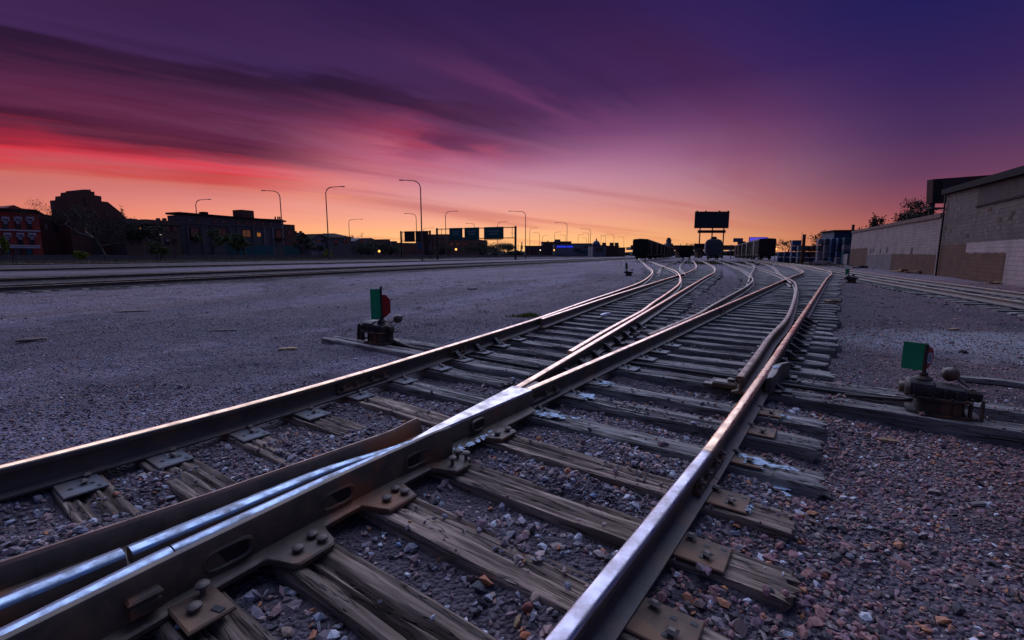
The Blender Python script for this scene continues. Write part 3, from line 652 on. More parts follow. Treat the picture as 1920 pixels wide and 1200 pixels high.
# slots in the wall: raised collars around a black plug that paints the recess shade
def slot(s, n_, w_=.15, h_=.062, z=.105, tilt=.0):
    c = MB(); oval = [(math.cos(a) * (w_ / 2) * (1 if abs(math.cos(a)) < .8 else .96), math.sin(a) * h_ / 2) for a in np.linspace(0, 2 * math.pi, 21)[:-1]]
    oval = [(np.sign(math.cos(a)) * (abs(math.cos(a)) ** .55) * w_ / 2, np.sign(math.sin(a)) * (abs(math.sin(a)) ** .55) * h_ / 2) for a in np.linspace(0, 2 * math.pi, 25)[:-1]]
    def ring(k_, d_): return [L3(s + u * k_, n_ + d_, z + v * (1 + (k_ - 1) * 1.6)) for u, v in oval]
    c.loft([ring(1.30, -.012), ring(1.28, .008), ring(1.14, .012), ring(1.0, .006), ring(.94, -.006)], 0, True, False)
    o = c.build('slot_collar', 'casting', FR, 50)
    MB().loft([ring(.97, -.02), ring(.97, .0035)]).build('slot', 'black_paint_hole_shade', o)
for s in (.70, 1.20, 1.72): slot(s, ipl(s, RW) + .0)
slot(2.33, -1.945, .11, .055, .11)
mb = MB().box((0, 0, 0), (.05, .09, .055), bev=.012); o = mb.build('bolt_head', 'casting', FR, 40, L3(.42, ipl(.42, RW) + .012, .085), -TH)
mb = MB().box((0, 0, 0), (.07, .10, .02), bev=.008); mb.build('bolt_hood', 'casting', FR, 40, L3(.42, ipl(.42, RW) + .010, .125), -TH)
# web of the heel side and its clamp plate at the joint are rails of the tracks; filler between the heel rails
secs = [[L3(s, a, .06), L3(s, b_, .06), L3(s, b_, zt), L3(s, a, zt)][::-1] for s, a, b_, zt in ((3.05, -2.10, -2.03, .165), (3.32, -2.13, -2.03, .16))]
MB().loft(secs).build('heel_filler', 'casting', FR)
for s, n_ in ((.55, -1.735), (.10, -1.69)):
    MB().box((0, 0, .030), (.19, .15, .018), bev=.006).build('hold_down_plate', 'plate', FR, None, L3(s, n_ - .0, .0), -TH)
    link('bolt', bolt_big, FR, L3(s - .02, n_ + .0, .04)); link('bolt', big_spike, FR, L3(s + .03, n_ - .06, .04))
    MB().box((0, 0, .040), (.045, .022, .006)).build('plate_hole_shade', 'black_paint_hole_shade', FR, None, L3(s + .03, n_ + .06, .0), -TH + .3)  # hole drawn as a black block, its shade in the colour

# ------------------------------------------------------------------ pale chalky spills on plates and ties
def patch(parent, s, n_, a, b_, z, seed, ang=0.):
    r = np.random.default_rng(seed); mb = MB(); c, q = math.cos(-TH + ang), math.sin(-TH + ang); x0, y0 = SN(s, n_)
    for g in range(26):
        u0, v0 = r.normal(0, .55, 2) * (a, b_); rad = r.uniform(.08, .42) * min(a, b_) * (1.5 if g < 3 else .8); k_ = 9; V = [(u0, v0, .0035)]
        for j in range(k_): an = 2 * math.pi * j / k_; w_ = rad * (1 + r.uniform(-.45, .35)); V.append((u0 + math.cos(an) * w_ * 1.5, v0 + math.sin(an) * w_, 0))
        mb.add([(x0 + u * c - v * q, y0 + u * q + v * c, z + h + g * .0001) for u, v, h in V], [(0, 1 + j, 1 + (j + 1) % k_) for j in range(k_)])
    mb.build('chalk_spill', 'chalk', parent, 60)['kind'] = 'stuff'
for i, (s, n_, a, b_, z) in enumerate(((3.0, -1.78, .10, .05, .022), (3.06, -1.58, .06, .03, .014), (3.03, -.32, .09, .07, .020), (2.92, -.22, .06, .05, -.06), (3.62, -1.76, .09, .05, .022), (4.08, -1.78, .08, .05, .022), (2.25, -1.86, .035, .16, .058), (2.63, -1.78, .06, .07, -.055), (2.72, -1.62, .08, .04, -.06), (2.05, -1.86, .03, .07, .056), (3.05, -.17, .08, .03, .014), (4.28, -1.62, .09, .06, -.07), (2.43, -.27, .014, .06, .018), (4.05, -.28, .05, .02, .016))):
    patch(TR, s, n_, a, b_, z, i)
patch(TR, 5.0, ND + .075, .03, .05, .195, 77)

# ------------------------------------------------------------------ switch stands
def switch_stand(label, loc, rz, tall, group, flip=1, sp=-.13):
    """local axes: x away from the track, y along the track"""
    t_ = thing('switch_stand', label, 'switch stand', loc, rz, group); f = flip; t_['sp'] = sp
    mb = MB(); ov = [(math.cos(a), math.sin(a)) for a in np.linspace(0, 2 * math.pi, 21)[:-1]]
    sq = [(np.sign(u) * abs(u) ** .6, np.sign(v) * abs(v) ** .6) for u, v in ov]
    mb.loft([[(f * .02 + u * .26, v * .20, z) for u, v in sq] for z in (.0, .022)]).build('base_plate', 'stand_iron', t_, 40)
    mb = MB().loft([[(f * .0 + u * a, v * b_, z) for u, v in sq] for a, b_, z in ((.185, .155, .022), (.18, .15, .05), (.175, .145, .13), (.20, .17, .14), (.20, .17, .155))])
    for a in (-.09, 0, .09): mb.box((a, -.150, .075), (.014, .02, .10))
    sk = mb.build('skirt', 'stand_iron', t_, 40)
    for a in (-.10, .0, .10): MB().box((a, -.178, .028), (.05, .03, .012), bev=.004).build('bolt_slot_shade', 'black_paint_hole_shade', sk)  # black blocks paint the shade of the bolt slots
    sec = [(-.13, .15), (.13, .15), (.138, .225), (.118, .272), (.06, .298), (-.06, .298), (-.118, .272), (-.138, .225)]
    mb = MB().loft([[(x, y_ * k_, .15 + (z_ - .15) * kz) for y_, z_ in sec] for x, k_, kz in ((-.265, .62, .70), (-.255, .86, .92), (-.23, 1., 1.06), (-.06, 1., 1.06), (-.045, .93, .92), (.15, .90, .84), (.175, .80, .72), (.185, .6, .55))])
    mb.box((-.01, 0, .158), (.44, .33, .018), bev=.005)
    for x in (-.20, -.10, .02, .10): mb.box((x, -.142, .205), (.012, .02, .085)); mb.box((x, .142, .205), (.012, .02, .085))
    for x in (-.19, -.06, .07, .17): mb.lathe((x, -.155, .167), [(.014, 0), (.014, .012), (.006, .014)], 6); mb.lathe((x, .155, .167), [(.014, 0), (.014, .012), (.006, .014)], 6)
    mb.box((.21, 0, .215), (.12, .09, .07), 0, 0, (.8, .8), .012)
    hs = mb.build('housing', 'stand_iron', t_, 32)
    MB().lathe((-.272, 0, .205), [(.050, -.028), (.056, -.02), (.056, .01), (.04, .025)], 12, axis='x').build('end_cap', 'casting', hs, 40)
    MB().lathe((sp, 0, .295), [(.075, 0), (.075, .02), (.055, .035), (.035, .045)], 16).build('spindle_collar', 'stand_iron', hs, 40)
    # spindle and the two target blades
    top = .36 + (.46 if tall else .26)
    MB().tube([(sp, 0, .33), (sp, 0, top + (.0 if tall else .02))], .016, 10).lathe((sp, 0, .345), [(.034, 0), (.034, .02), (.024, .028)], 12).build('spindle', 'stand_iron', t_, 40)
    return t_, top
def targets(t_, top, tall, ang, number):
    sp = t_['sp']
    def blade(poly, name, mat, a, dz=0.):
        ca_, sa_ = math.cos(a), math.sin(a); th = .004
        P = [(sp + u * ca_, u * sa_, z) for u, z in poly]; return MB().prism(P, (sa_ * th / 2, -ca_ * th / 2, 0), (-sa_ * th, ca_ * th, 0)).build(name, mat, t_)
    if tall:
        blade([(-.012, top - .44), (-.012, top), (-.15, top), (-.15, top - .44)], 'green_target', 'green_target', ang)
        blade([(.012, top - .41), (.05, top - .415), (.135, top - .35), (.135, top - .16), (.06, top - .085), (.012, top - .085)], 'red_target', 'red_target', ang + R(18))
    else:
        blade([(.010, top - .235), (.010, top + .03), (-.172, top + .03), (-.172, top - .235)], 'green_target', 'green_target', ang)
        a2 = ang + R(253)
        rd = blade([(-.012, top - .22), (-.012, top - .005), (-.05, top - .0), (-.145, top - .05), (-.165, top - .115), (-.12, top - .185), (-.05, top - .225)], 'red_target', 'red_target', a2)
        ca_, sa_ = math.cos(a2), math.sin(a2); nx_, ny_ = sa_, -ca_
        if nx_ * 0 + ny_ * 1 > 0: nx_, ny_ = -nx_, -ny_
        ov = [(-.078 + math.cos(a) * .052, top - .118 + math.sin(a) * .055) for a in np.linspace(0, 2 * math.pi, 17)[:-1]]
        MB().prism([(sp + u * ca_ + nx_ * .0025, u * sa_ + ny_ * .0025, z) for u, z in ov], (0, 0, 0), (nx_ * .001, ny_ * .001, 0)).build('number_disc', 'white_paint', rd)
        if number:
            cu = bpy.data.curves.new('number', 'FONT'); cu.body = '8'; cu.size = .11; cu.align_x = 'CENTER'; cu.align_y = 'CENTER'; cu.extrude = .0006; cu.materials.append(MATS['black_paint_hole_shade'])
            tmp = bpy.data.objects.new('number', cu); COL.objects.link(tmp); bpy.context.view_layer.update()
            nm = bpy.data.meshes.new_from_object(tmp.evaluated_get(bpy.context.evaluated_depsgraph_get())); bpy.data.objects.remove(tmp)
            fo = link('number', nm, rd)
            fo.location = (sp - .078 * ca_ + nx_ * .0045, -.078 * sa_ + ny_ * .0045, top - .118); fo.rotation_euler = (R(90), 0, math.atan2(nx_, -ny_))
def lever(t_, p0, p1, r=.062):
    d = np.array(p1) - np.array(p0); d /= np.linalg.norm(d)
    lv = MB().tube([p0, tuple(np.array(p1) - d * .04)], .014, 8).build('throw_lever', 'bolt', t_, 40)
    prof = [(-.062, .012), (-.055, .034), (-.035, .055), (-.005, .064), (.03, .058), (.055, .038), (.068, .018), (.09, .014)]
    MB().tube([np.array(p1) + d * a for a, _ in prof], [b_ * r / .062 for _, b_ in prof], 14).build('lever_weight', 'casting', lv, 60)
def latch(t_, x, y, h=.20):
    for dx in (0., .075):
        MB().prism([(x + dx, y - .03, 0), (x + dx, y + .05, 0), (x + dx, y + .045, h * .7), (x + dx, y + .02, h), (x + dx, y - .005, h * .98), (x + dx, y - .02, h * .6)], (0, 0, 0), (.018, 0, 0)).build('latch', 'stand_iron', t_, 40)
sr, top = switch_stand('low black switch stand with square green blade beside the right yard track', (*SN(4.93, .73), .0), -TH, False, 'switch stands')
sr.scale = (.85, .85, .85); targets(sr, top, False, R(-10), True); lever(sr, (.20, .02, .27), (.075, .10, .36), .07); latch(sr, .20, -.10, .19); MB().box((.235, .0, .20), (.10, .10, .10), bev=.02).build('crank_box', 'stand_iron', sr, 40)
MB().tube([(-.72, .16, .0), (-.25, .17, .03), (-.14, .17, .06)], [.016, .018, .026], 8).build('connecting_rod', 'dark_iron', sr, 40)
sl, top = switch_stand('switch stand with tall green blade and red blade left of the tracks', (*SN(4.28, -5.42), .0), -TH, True, 'switch stands', 1, .045)
targets(sl, top - .04, True, R(54), False); lever(sl, (.09, .06, .27), (.175, .18, .335)); latch(sl, -.46, -.05, .24); MB().box((-.25, .0, .20), (.12, .10, .09), bev=.02).build('crank_box', 'stand_iron', sl, 40)
MB().tube([(.16, .03, .05), (.6, .03, -.01), (1.25, .03, -.02)], [.022, .016, .016], 8).build('connecting_rod', 'bolt', sl, 40)
f1, top = switch_stand('small far switch stand with thin blade in front of the left boxcars', (7.35, 29.0, -.03), R(-26), True, 'switch stands'); targets(f1, top, True, R(60), False); lever(f1, (.10, .10, .30), (.13, .34, .36))
f2, top = switch_stand('small far switch stand with green blade near the wall siding', (16.1, 21.8, -.03), R(-35), False, 'switch stands'); targets(f2, top, False, TH, False); lever(f2, (.2, .02, .27), (.05, .1, .345))

# ------------------------------------------------------------------ gravel: real stones near the camera
ICO = np.array([(-1, .618 * 2.618, 0), (1, 1.618, 0), (-1, -1.618, 0), (1, -1.618, 0), (0, -1, 1.618), (0, 1, 1.618), (0, -1, -1.618), (0, 1, -1.618), (1.618, 0, -1), (1.618, 0, 1), (-1.618, 0, -1), (-1.618, 0, 1)], float)
ICO /= np.linalg.norm(ICO, axis=1)[:, None]
ICF = np.array([(0, 11, 5), (0, 5, 1), (0, 1, 7), (0, 7, 10), (0, 10, 11), (1, 5, 9), (5, 11, 4), (11, 10, 2), (10, 7, 6), (7, 1, 8), (3, 9, 4), (3, 4, 2), (3, 2, 6), (3, 6, 8), (3, 8, 9), (4, 9, 5), (2, 4, 11), (6, 2, 10), (8, 6, 7), (9, 8, 1)])
SHAPES = []
for i in range(16):
    q = ICO * rng.uniform(.62, 1.15, (12, 1)) * np.array([1, rng.uniform(.62, .95), rng.uniform(.42, .75)])
    for _ in range(2):                                   # shear off two faces so that stones look broken
        d = rng.normal(size=3); d /= np.linalg.norm(d); h = q @ d; c = np.quantile(h, .72); q = q - np.outer(np.clip(h - c, 0, None), d)
    SHAPES.append(q)
SHAPES = np.array(SHAPES)
def stones_z(x, y, on): return np.where(on, np.maximum(gz(x, y), .003), gz(x, y))
def tests(x, y):
    """1 where a tie, rail or casting stands"""
    s, n_ = to_sn(x, y); on = np.zeros(len(x), bool); ont = np.zeros(len(x), bool)
    for (ts, n0, n1, hw) in FRONT: ont |= (abs(s - ts) < hw) & (n_ > n0 - .02) & (n_ < n1 + .02)
    for path, w_ in ((D_path, .08), (B_path, .08), (A_line, .08), (c_line, .08), (Cp_line, .08), (Ap_line, .08), (Dp_line, .08), (Bp_line, .08)):
        sp = s_of(path); lim = (sp > -1.5) & (sp < 20); sp = sp[lim]; xs, ys = path[lim][:, 0], path[lim][:, 1]
        npth = xs * UN[0] + ys * UN[1]; on |= (abs(n_ - np.interp(s, sp, npth, left=99, right=99)) < w_)
    on |= (s < 3.05) & (n_ > -2.42) & (n_ < -1.78 - .05 * (s > 2))
    return on, ont
def stones(x, y, size, sink=.30, tilt=.5):
    k_ = len(x); z = stones_z(x, y, tests(x, y)[1]); sh = SHAPES[rng.integers(0, len(SHAPES), k_)]
    a = rng.uniform(0, 2 * np.pi, k_); tx = rng.normal(0, tilt, k_); ty = rng.normal(0, tilt, k_)
    ca_, sa_ = np.cos(a), np.sin(a); V = sh * size[:, None, None]
    cx_, sx_ = np.cos(tx)[:, None], np.sin(tx)[:, None]; V = np.stack([V[..., 0], V[..., 1] * cx_ - V[..., 2] * sx_, V[..., 1] * sx_ + V[..., 2] * cx_], -1)
    cy_, sy_ = np.cos(ty)[:, None], np.sin(ty)[:, None]; V = np.stack([V[..., 0] * cy_ + V[..., 2] * sy_, V[..., 1], -V[..., 0] * sy_ + V[..., 2] * cy_], -1)
    V = np.stack([V[..., 0] * ca_[:, None] - V[..., 1] * sa_[:, None], V[..., 0] * sa_[:, None] + V[..., 1] * ca_[:, None], V[..., 2]], -1)
    V += np.stack([x, y, z + size * .5 - size * sink], -1)[:, None, :]
    return V.reshape(-1, 3), (ICF[None] + (np.arange(k_) * 12)[:, None, None]).reshape(-1, 3)
def mesh_tris(name, V, F, mat, smooth=False):
    me = bpy.data.meshes.new(name); me.vertices.add(len(V)); me.vertices.foreach_set('co', V.ravel()); me.loops.add(F.size); me.loops.foreach_set('vertex_index', F.ravel().astype(np.int32))
    me.polygons.add(len(F)); me.polygons.foreach_set('loop_start', np.arange(0, F.size, 3, dtype=np.int32)); me.polygons.foreach_set('use_smooth', np.full(len(F), smooth)); me.update(calc_edges=True); me.materials.append(MATS[mat]); return me
def scatter(x0, x1, y0, y1, rho, s0, s1, pw=2.2):
    k_ = int((x1 - x0) * (y1 - y0) * rho); x = rng.uniform(x0, x1, k_); y = rng.uniform(y0, y1, k_)
    keep = (abs(x) < y * 1.35 + 1.2); x, y = x[keep], y[keep]; on, ont = tests(x, y)
    cl_ = vnoise(x * 3.1, y * 3.1, 51) > .66; keep = ~on & (~ont | (gz(x, y) > -.012) | (rng.uniform(size=len(x)) < np.where(cl_, .22, .025))); x, y = x[keep], y[keep]
    return x, y, s0 + (s1 - s0) * rng.uniform(0, 1, len(x)) ** pw
parts = [scatter(-4.4, 4.6, .75, 4.6, 1150, .006, .020, 1.5), scatter(-4.4, 4.6, .75, 4.6, 150, .016, .040, 2.2), scatter(-2.6, 1.6, .8, 3.2, 300, .014, .038, 1.7), scatter(.6, 4.8, .8, 4.4, 900, .007, .022, 1.6), scatter(.6, 4.8, .8, 4.4, 60, .018, .034, 2.), scatter(-9, 9, 3.6, 9.5, 300, .010, .024, 2), scatter(-22, 22, 8.5, 24, 30, .016, .045, 3), scatter(-24, 20, 4., 30, 1.6, .03, .075, 2.5)]
x = np.concatenate([p[0] for p in parts]); y = np.concatenate([p[1] for p in parts]); z = np.concatenate([p[2] for p in parts])
s_, n_ = to_sn(x, y)
# finer grit away from the rails on the left, coarse rock between the near ties
fine_ = (n_ < -4.1) | ((n_ > .2) & (rng.uniform(size=len(n_)) < .6)); z = np.where(fine_ & (z > .018), z * .62, z)
coarse = (n_ > -1.85) & (n_ < -.5) & (s_ < 1.9); z = np.where(coarse, z * 1.25, z)
keep = ~(coarse & (rng.uniform(size=len(z)) < .45)); x, y, z = x[keep], y[keep], z[keep]
s_, n_ = to_sn(x, y); red_ = (n_ + (vnoise(x * 1.7, y * 1.7, 61) - .5) * 1.2) > -.35
V, F = stones(x[~red_], y[~red_], z[~red_]); tag(link('ballast_gravel', mesh_tris('ballast_gravel', V, F, 'stone')), 'loose purple and grey ballast stones between and left of the near tracks', 'gravel', kind='stuff')
V, F = stones(x[red_], y[red_], z[red_] * 1.1); tag(link('red_gravel', mesh_tris('red_gravel', V, F, 'stone_mixed_red')), 'loose reddish brown ballast stones right of the near tie ends', 'gravel', kind='stuff')
# stray small stones lying on ties
# single stones one can point at
def rock(name, label, px, py, size, mat, zoff=None, group='loose stones'):
    d = ray(px, py); k_ = (CAMZ + .06) / -d[2]; x, y = d[0] * k_, d[1] * k_
    for _ in range(3):
        zg = float(gz(np.array([x]), np.array([y]))[0]) if zoff is None else zoff; k_ = (CAMZ - zg - size * .3) / -d[2]; x, y = d[0] * k_, d[1] * k_
    r = np.random.default_rng(int(px * 7 + py)); q = SHAPES[int(px) % 16]; mb = MB().add(q * size, [tuple(t) for t in ICF])
    o = mb.build(name, mat, None, None, (x, y, zg + size * .42)); o.rotation_euler = (r.uniform(-.3, .3), r.uniform(-.3, .3), r.uniform(0, 6)); 
    md = o.modifiers.new('bevel', 'BEVEL'); md.width = size * .12; md.segments = 2
    tag(o, label, 'stone', group)
rock('loose_stone', 'dark red rock lying alone on the gravel right of the tie ends', 1722, 997, .030, 'stone_red')
rock('loose_stone', 'white quartz lump on the gravel near the short tie end', 1504, 944, .020, 'stone_white')
rock('loose_stone', 'flat pale grey stone near the right edge of the foreground gravel', 1592, 1043, .034, 'stone_grey')
rock('loose_stone', 'orange stone on the small heap beside the frog', 1024, 831, .017, 'stone_orange')
rock('loose_stone', 'blue-grey pebble on the heap in front of the right rail', 1113, 929, .026, 'stone_blue')
rock('loose_stone', 'pale blue round pebble on the cracked tie, left of the pair', 1006, 1041, .013, 'stone_pale_blue', .003)
rock('loose_stone', 'pale blue round pebble on the cracked tie, right of the pair', 1020, 1048, .011, 'stone_pale_blue', .003)
rock('loose_stone', 'small orange pebble on the cracked tie beside the pale blue pair', 982, 1041, .009, 'stone_orange', .003)
rock('loose_stone', 'tan wedge-shaped rock at the end of the cracked tie by the right rail', 1001, 1118, .036, 'stone_tan')
rock('loose_stone', 'maroon rock under the tan wedge beside the right rail', 990, 1142, .032, 'stone_red')
rock('loose_stone', 'orange rock at the bottom edge beside the right rail', 985, 1192, .030, 'stone_orange')
rock('loose_stone', 'big brown rock at the bottom edge below the frog lug', 536, 1185, .034, 'stone_tan')
rock('loose_stone', 'large dark grey rock against the splintered side of the nearest tie', 632, 1180, .030, 'stone_grey')
rock('loose_stone', 'pinkish stone on bare dirt behind the splintered tie', 722, 1010, .016, 'stone_tan')
rock('loose_stone', 'pale bluish stone on bare dirt behind the splintered tie', 748, 1021, .022, 'stone_pale_blue')
rock('loose_stone', 'orange rock between the two plates on the outside of the right rail', 1310, 1134, .026, 'stone_orange')
rock('loose_stone', 'white lump on the gravel in front of the left switch stand', 667, 673, .028, 'stone_white')
rock('loose_stone', 'grey-green flat stone under the frog flange at the bottom', 538, 1108, .032, 'stone_grey')
# splinters, sticks and wood scraps
def scrap(name, label, px, py, L, W_, H_, ang, mat, zoff=None, cat='wood scrap'):
    d = ray(px, py); k_ = (CAMZ + .06) / -d[2]; x, y = d[0] * k_, d[1] * k_
    for _ in range(3):
        zg = float(gz(np.array([x]), np.array([y]))[0]) if zoff is None else zoff; k_ = (CAMZ - zg) / -d[2]; x, y = d[0] * k_, d[1] * k_
    r = np.random.default_rng(int(px + py * 3)); secs = []
    for u in np.linspace(-.5, .5, 7):
        t_ = 1 - abs(2 * u) ** 2.5 * r.uniform(.25, .6); j = r.uniform(-.12, .12, 3)
        secs.append([(u * L, (a * t_ + j[0]) * W_, (b_ * t_ + j[1] + .5) * H_) for a, b_ in ((-.5, -.5), (.5, -.45), (.45, .5), (-.4, .45))][::-1])
    o = MB().loft(secs).build(name, mat, None, 30, (x, y, zg + .004), ang); tag(o, label, cat, 'wood scraps on the ground')
scrap('wood_scrap', 'flat tan wood chip on the gravel in front of the right switch stand', 1666, 829, .12, .06, .02, -.5, 'chip_wood')
scrap('wood_scrap', 'orange-brown wood piece on the gravel left of the tracks', 540, 656, .24, .12, .03, .3, 'chip_wood')
scrap('wood_scrap', 'dark stick lying outside the right rail joint', 1470, 846, .16, .03, .02, -.9, 'tie_wood')
scrap('wood_scrap', 'grey plank half buried right of the right switch stand', 1880, 722, .8, .10, .05, -.55, 'tie_wood_grey')
scrap('wood_scrap', 'short tan splinter standing among stones by the right rail', 970, 1170, .06, .018, .015, 1.2, 'chip_wood')
scrap('wood_scrap', 'bent brown twig between the ties at the left edge', 103, 1000, .17, .012, .012, 1.0, 'chip_wood')
scrap('wood_scrap', 'splintered sliver broken off the nearest tie', 640, 1130, .34, .035, .03, -.75, 'tie_wood')
scrap('wood_scrap', 'loose tan wood block on the ties of the right yard track', 1562, 568, .5, .22, .08, .2, 'chip_wood', .0)
scrap('wood_scrap', 'pale bent scrap lying across the ties of the left yard track', 1135, 592, .45, .09, .05, .9, 'white_paint', .0)
scrap('wood_scrap', 'yellowish leaf-like scrap between rails beside the third plank', 1318, 793, .05, .025, .008, .2, 'chip_wood')
scrap('wood_scrap', 'pale sliver on the gravel right of the near tie ends', 1640, 995, .11, .018, .012, -.7, 'tie_wood_grey')
scrap('wood_scrap', 'flat grey sliver right of the dark red rock', 1840, 947, .13, .03, .012, .1, 'tie_wood_grey')

scrap('wood_scrap', 'dark weathered stick on the left yard gravel between stand and left edge', 415, 621, .5, .04, .02, .25, 'tie_wood')
scrap('wood_scrap', 'dark plank fragment on the left yard below the main line', 250, 585, .7, .09, .03, .4, 'tie_wood')
scrap('wood_scrap', 'small dark scrap on the yard right of the left stand blades', 885, 543, .4, .12, .06, .1, 'tie_wood')
scrap('wood_scrap', 'dark scrap close to the left edge of the yard gravel', 60, 640, .35, .10, .04, .6, 'tie_wood')
scrap('wood_scrap', 'brown board piece on the right gravel above the right stand', 1788, 619, .22, .12, .03, .3, 'chip_wood')
# ------------------------------------------------------------------ main line on the left
for nm, lab, nn, ties in (('a', 'nearest main line track on the left with golden rail edges', -22.9, True), ('b', 'second main line track on the left behind the nearest one', -30.6, True), ('c', 'third main line track below the grassy strip, far left', -50.5, False), ('d', 'farthest main line track just before the roadside barrier', -78., False)):
    T = thing('railroad_track', lab, 'railroad track'); t0, t1 = -25 if nn > -40 else -75, 330
    for o in (-.7525, .7525):
        P = np.array([road(t_, nn + o)[:2] for t_ in np.linspace(t0, t1, 60)]); rail(T, P, 'rail_top_rusty')
    if ties:
        for k_, t_ in enumerate(np.arange(t0, 105, .56)):
            if k_ < 290: x, y, _ = road(t_, nn); link('tie', cheap[k_ % 6], T, (x, y, -.01), -RH)
def strip(name, n0, n1, t0, t1, mat, z, z1=None):
    mb = MB(); secs = []
    for t_ in np.linspace(t0, t1, 80):
        j = [(vnoise(t_ * .21, k_, 31) - .5) * 1.1 for k_ in range(2)]
        w_ = n1 - n0; secs.append([road(t_, n0 + j[0], z - .10), road(t_, n0 + w_ * .15 + j[0], z), road(t_, n1 - w_ * .15 + j[1], z), road(t_, n1 + j[1], z - .10)])
    mb.loft(secs, 0, False, False); o = mb.build(name, mat, None, 60); return tag(o, kind='structure')
strip('ballast_bed', -37.5, -19.6, -30, 330, 'dark_ballast', -.012); strip('ballast_bed', -80., -48.2, -80, 330, 'dark_ballast', -.012)

# ------------------------------------------------------------------ background materials
simple('red_brick', (.27, .042, .03), (.20, .032, .024), .85, scale=3)
simple('dark_brick', (.10, .040, .030), (.07, .03, .025), .85, scale=3)
simple('brown_brick', (.095, .058, .045), (.07, .045, .038), .85, scale=3)
simple('grey_stucco', (.095, .085, .085), (.075, .068, .068), .9, scale=2)
simple('pale_stucco', (.17, .155, .165), (.13, .12, .13), .9, scale=2)
simple('trim_stone', (.34, .33, .38), (.28, .27, .31), .8, scale=3)
simple('roof_dark', (.028, .022, .022), (.02, .016, .016), 1.0, scale=2, spec=.05)
simple('glass_dark', (.02, .024, .032), (.012, .014, .02), .12, spec=.6)
simple('curtain', (.20, .20, .24), None, .8)
simple('barrier_concrete', (.085, .078, .075), (.06, .055, .055), .9, scale=1.2)
simple('lamp_steel', (.10, .085, .08), (.07, .06, .06), .5, .3)
simple('sign_green', (.006, .085, .075), (.005, .07, .062), .6)
simple('board_dark', (.010, .017, .022), (.007, .012, .016), .6)
simple('sign_back', (.055, .028, .024), (.04, .02, .018), .7)
simple('sign_white', (.16, .25, .25), None, .6)
simple('teal_cloth', (.010, .075, .085), (.008, .05, .06), .8)
simple('trunk', (.055, .043, .036), (.03, .024, .02), .95, scale=12, bs=.5)
def leaf_mat(name, c):
    m, n, b = material(name); g = n.node('ShaderNodeNewGeometry'); n.l.new(n.ramp(g.outputs['Random Per Island'], [(0, tuple(x * .55 for x in c)), (.6, c), (1, tuple(x * 1.5 for x in c))]), b.inputs['Base Color']); b.inputs['Roughness'].default_value = .8; b.inputs['Specular IOR Level'].default_value = .15
leaf_mat('far_leaf', (.020, .022, .016)); leaf_mat('leaf_green', (.055, .070, .022)); leaf_mat('leaf_dark', (.040, .045, .028)); leaf_mat('leaf_yellow', (.15, .17, .025)); leaf_mat('leaf_twig', (.035, .028, .023)); leaf_mat('dry_grass', (.14, .115, .06)); leaf_mat('grass_green', (.06, .075, .02))
glow('lamp_orange', (1.0, .40, .08), 1.1); glow('lamp_white', (1.0, .8, .55), .8); glow('blue_light', (.02, .04, .7), .35); glow('violet_screen', (.10, .06, .60), .40); glow('lit_window', (.8, .26, .05), .13); glow('warm_pane', (.45, .16, .05), .03)
simple('car_green', (.012, .020, .014), (.009, .014, .010), .7, scale=2); simple('car_red', (.075, .024, .018), (.05, .018, .014), .75, scale=2); simple('car_brown', (.055, .03, .024), (.04, .022, .018), .75, scale=2)
simple('car_grey', (.085, .09, .095), (.06, .065, .07), .7, scale=2); simple('car_black', (.014, .012, .012), None, .8); simple('car_tan', (.085, .062, .054), (.06, .045, .04), .7, scale=2)
for nm, c in (('bin_blue', (.05, .12, .24)), ('bin_white', (.36, .32, .36)), ('bin_teal', (.06, .15, .19)), ('bin_red', (.15, .05, .045)), ('bin_grey', (.15, .15, .17)), ('bin_navy', (.025, .05, .11))): simple(nm, tuple(v * .6 for v in c), tuple(v * .42 for v in c), .7, scale=3, rnd=.2)

# ------------------------------------------------------------------ buildings along the road
def wall_pt(t_, z, n_): x, y, _ = road(t_, n_); return (x, y, z)
def house(name, label, poly, n_, depth, mat, cat='building', base=-.3):
    """facade outline given as it is seen (px, py); the bottom runs to the ground. Returns root and its facade plane"""
    P = [fac(px, py, n_) for px, py in poly]; t0, t1 = P[0][0], P[-1][0]
    P = [(t0, base)] + P + [(t1, base)]
    x, y, _ = road((t0 + t1) / 2, n_); root = thing(name, label, cat, (x, y, 0)); root['n'] = n_
    V = [(wall_pt(t_, z, n_)[0] - x, wall_pt(t_, z, n_)[1] - y, z) for t_, z in P]
    MB().prism(V, (0, 0, 0), (-RN[0] * depth, -RN[1] * depth, 0)).build('wall', mat, root); return root
def panel(root, name, px0, px1, py0, py1, mat, out=.06, parent=None, thick=.12):
    n_ = root['n']; t0, za = fac(px0, (py0 + py1) / 2, n_); t1, _ = fac(px1, (py0 + py1) / 2, n_); c = (px0 + px1) / 2; _, zb = fac(c, py1, n_); _, zt = fac(c, py0, n_)
    x, y, _ = road((t0 + t1) / 2, n_ + out - thick / 2); mb = MB().box((0, 0, 0), (abs(t1 - t0), thick, zt - zb))
    o = mb.build(name, mat, None, None, (x - root.location.x, y - root.location.y, (zb + zt) / 2), R(90) - RH); o.parent = parent or root
    if parent is not None: o.location = (o.location.x - parent.location.x, o.location.y - parent.location.y, o.location.z - parent.location.z); v = Vector(o.location); v.rotate(parent.rotation_euler.to_matrix().inverted()); o.location = v; o.rotation_euler = (0, 0, 0)
    return o
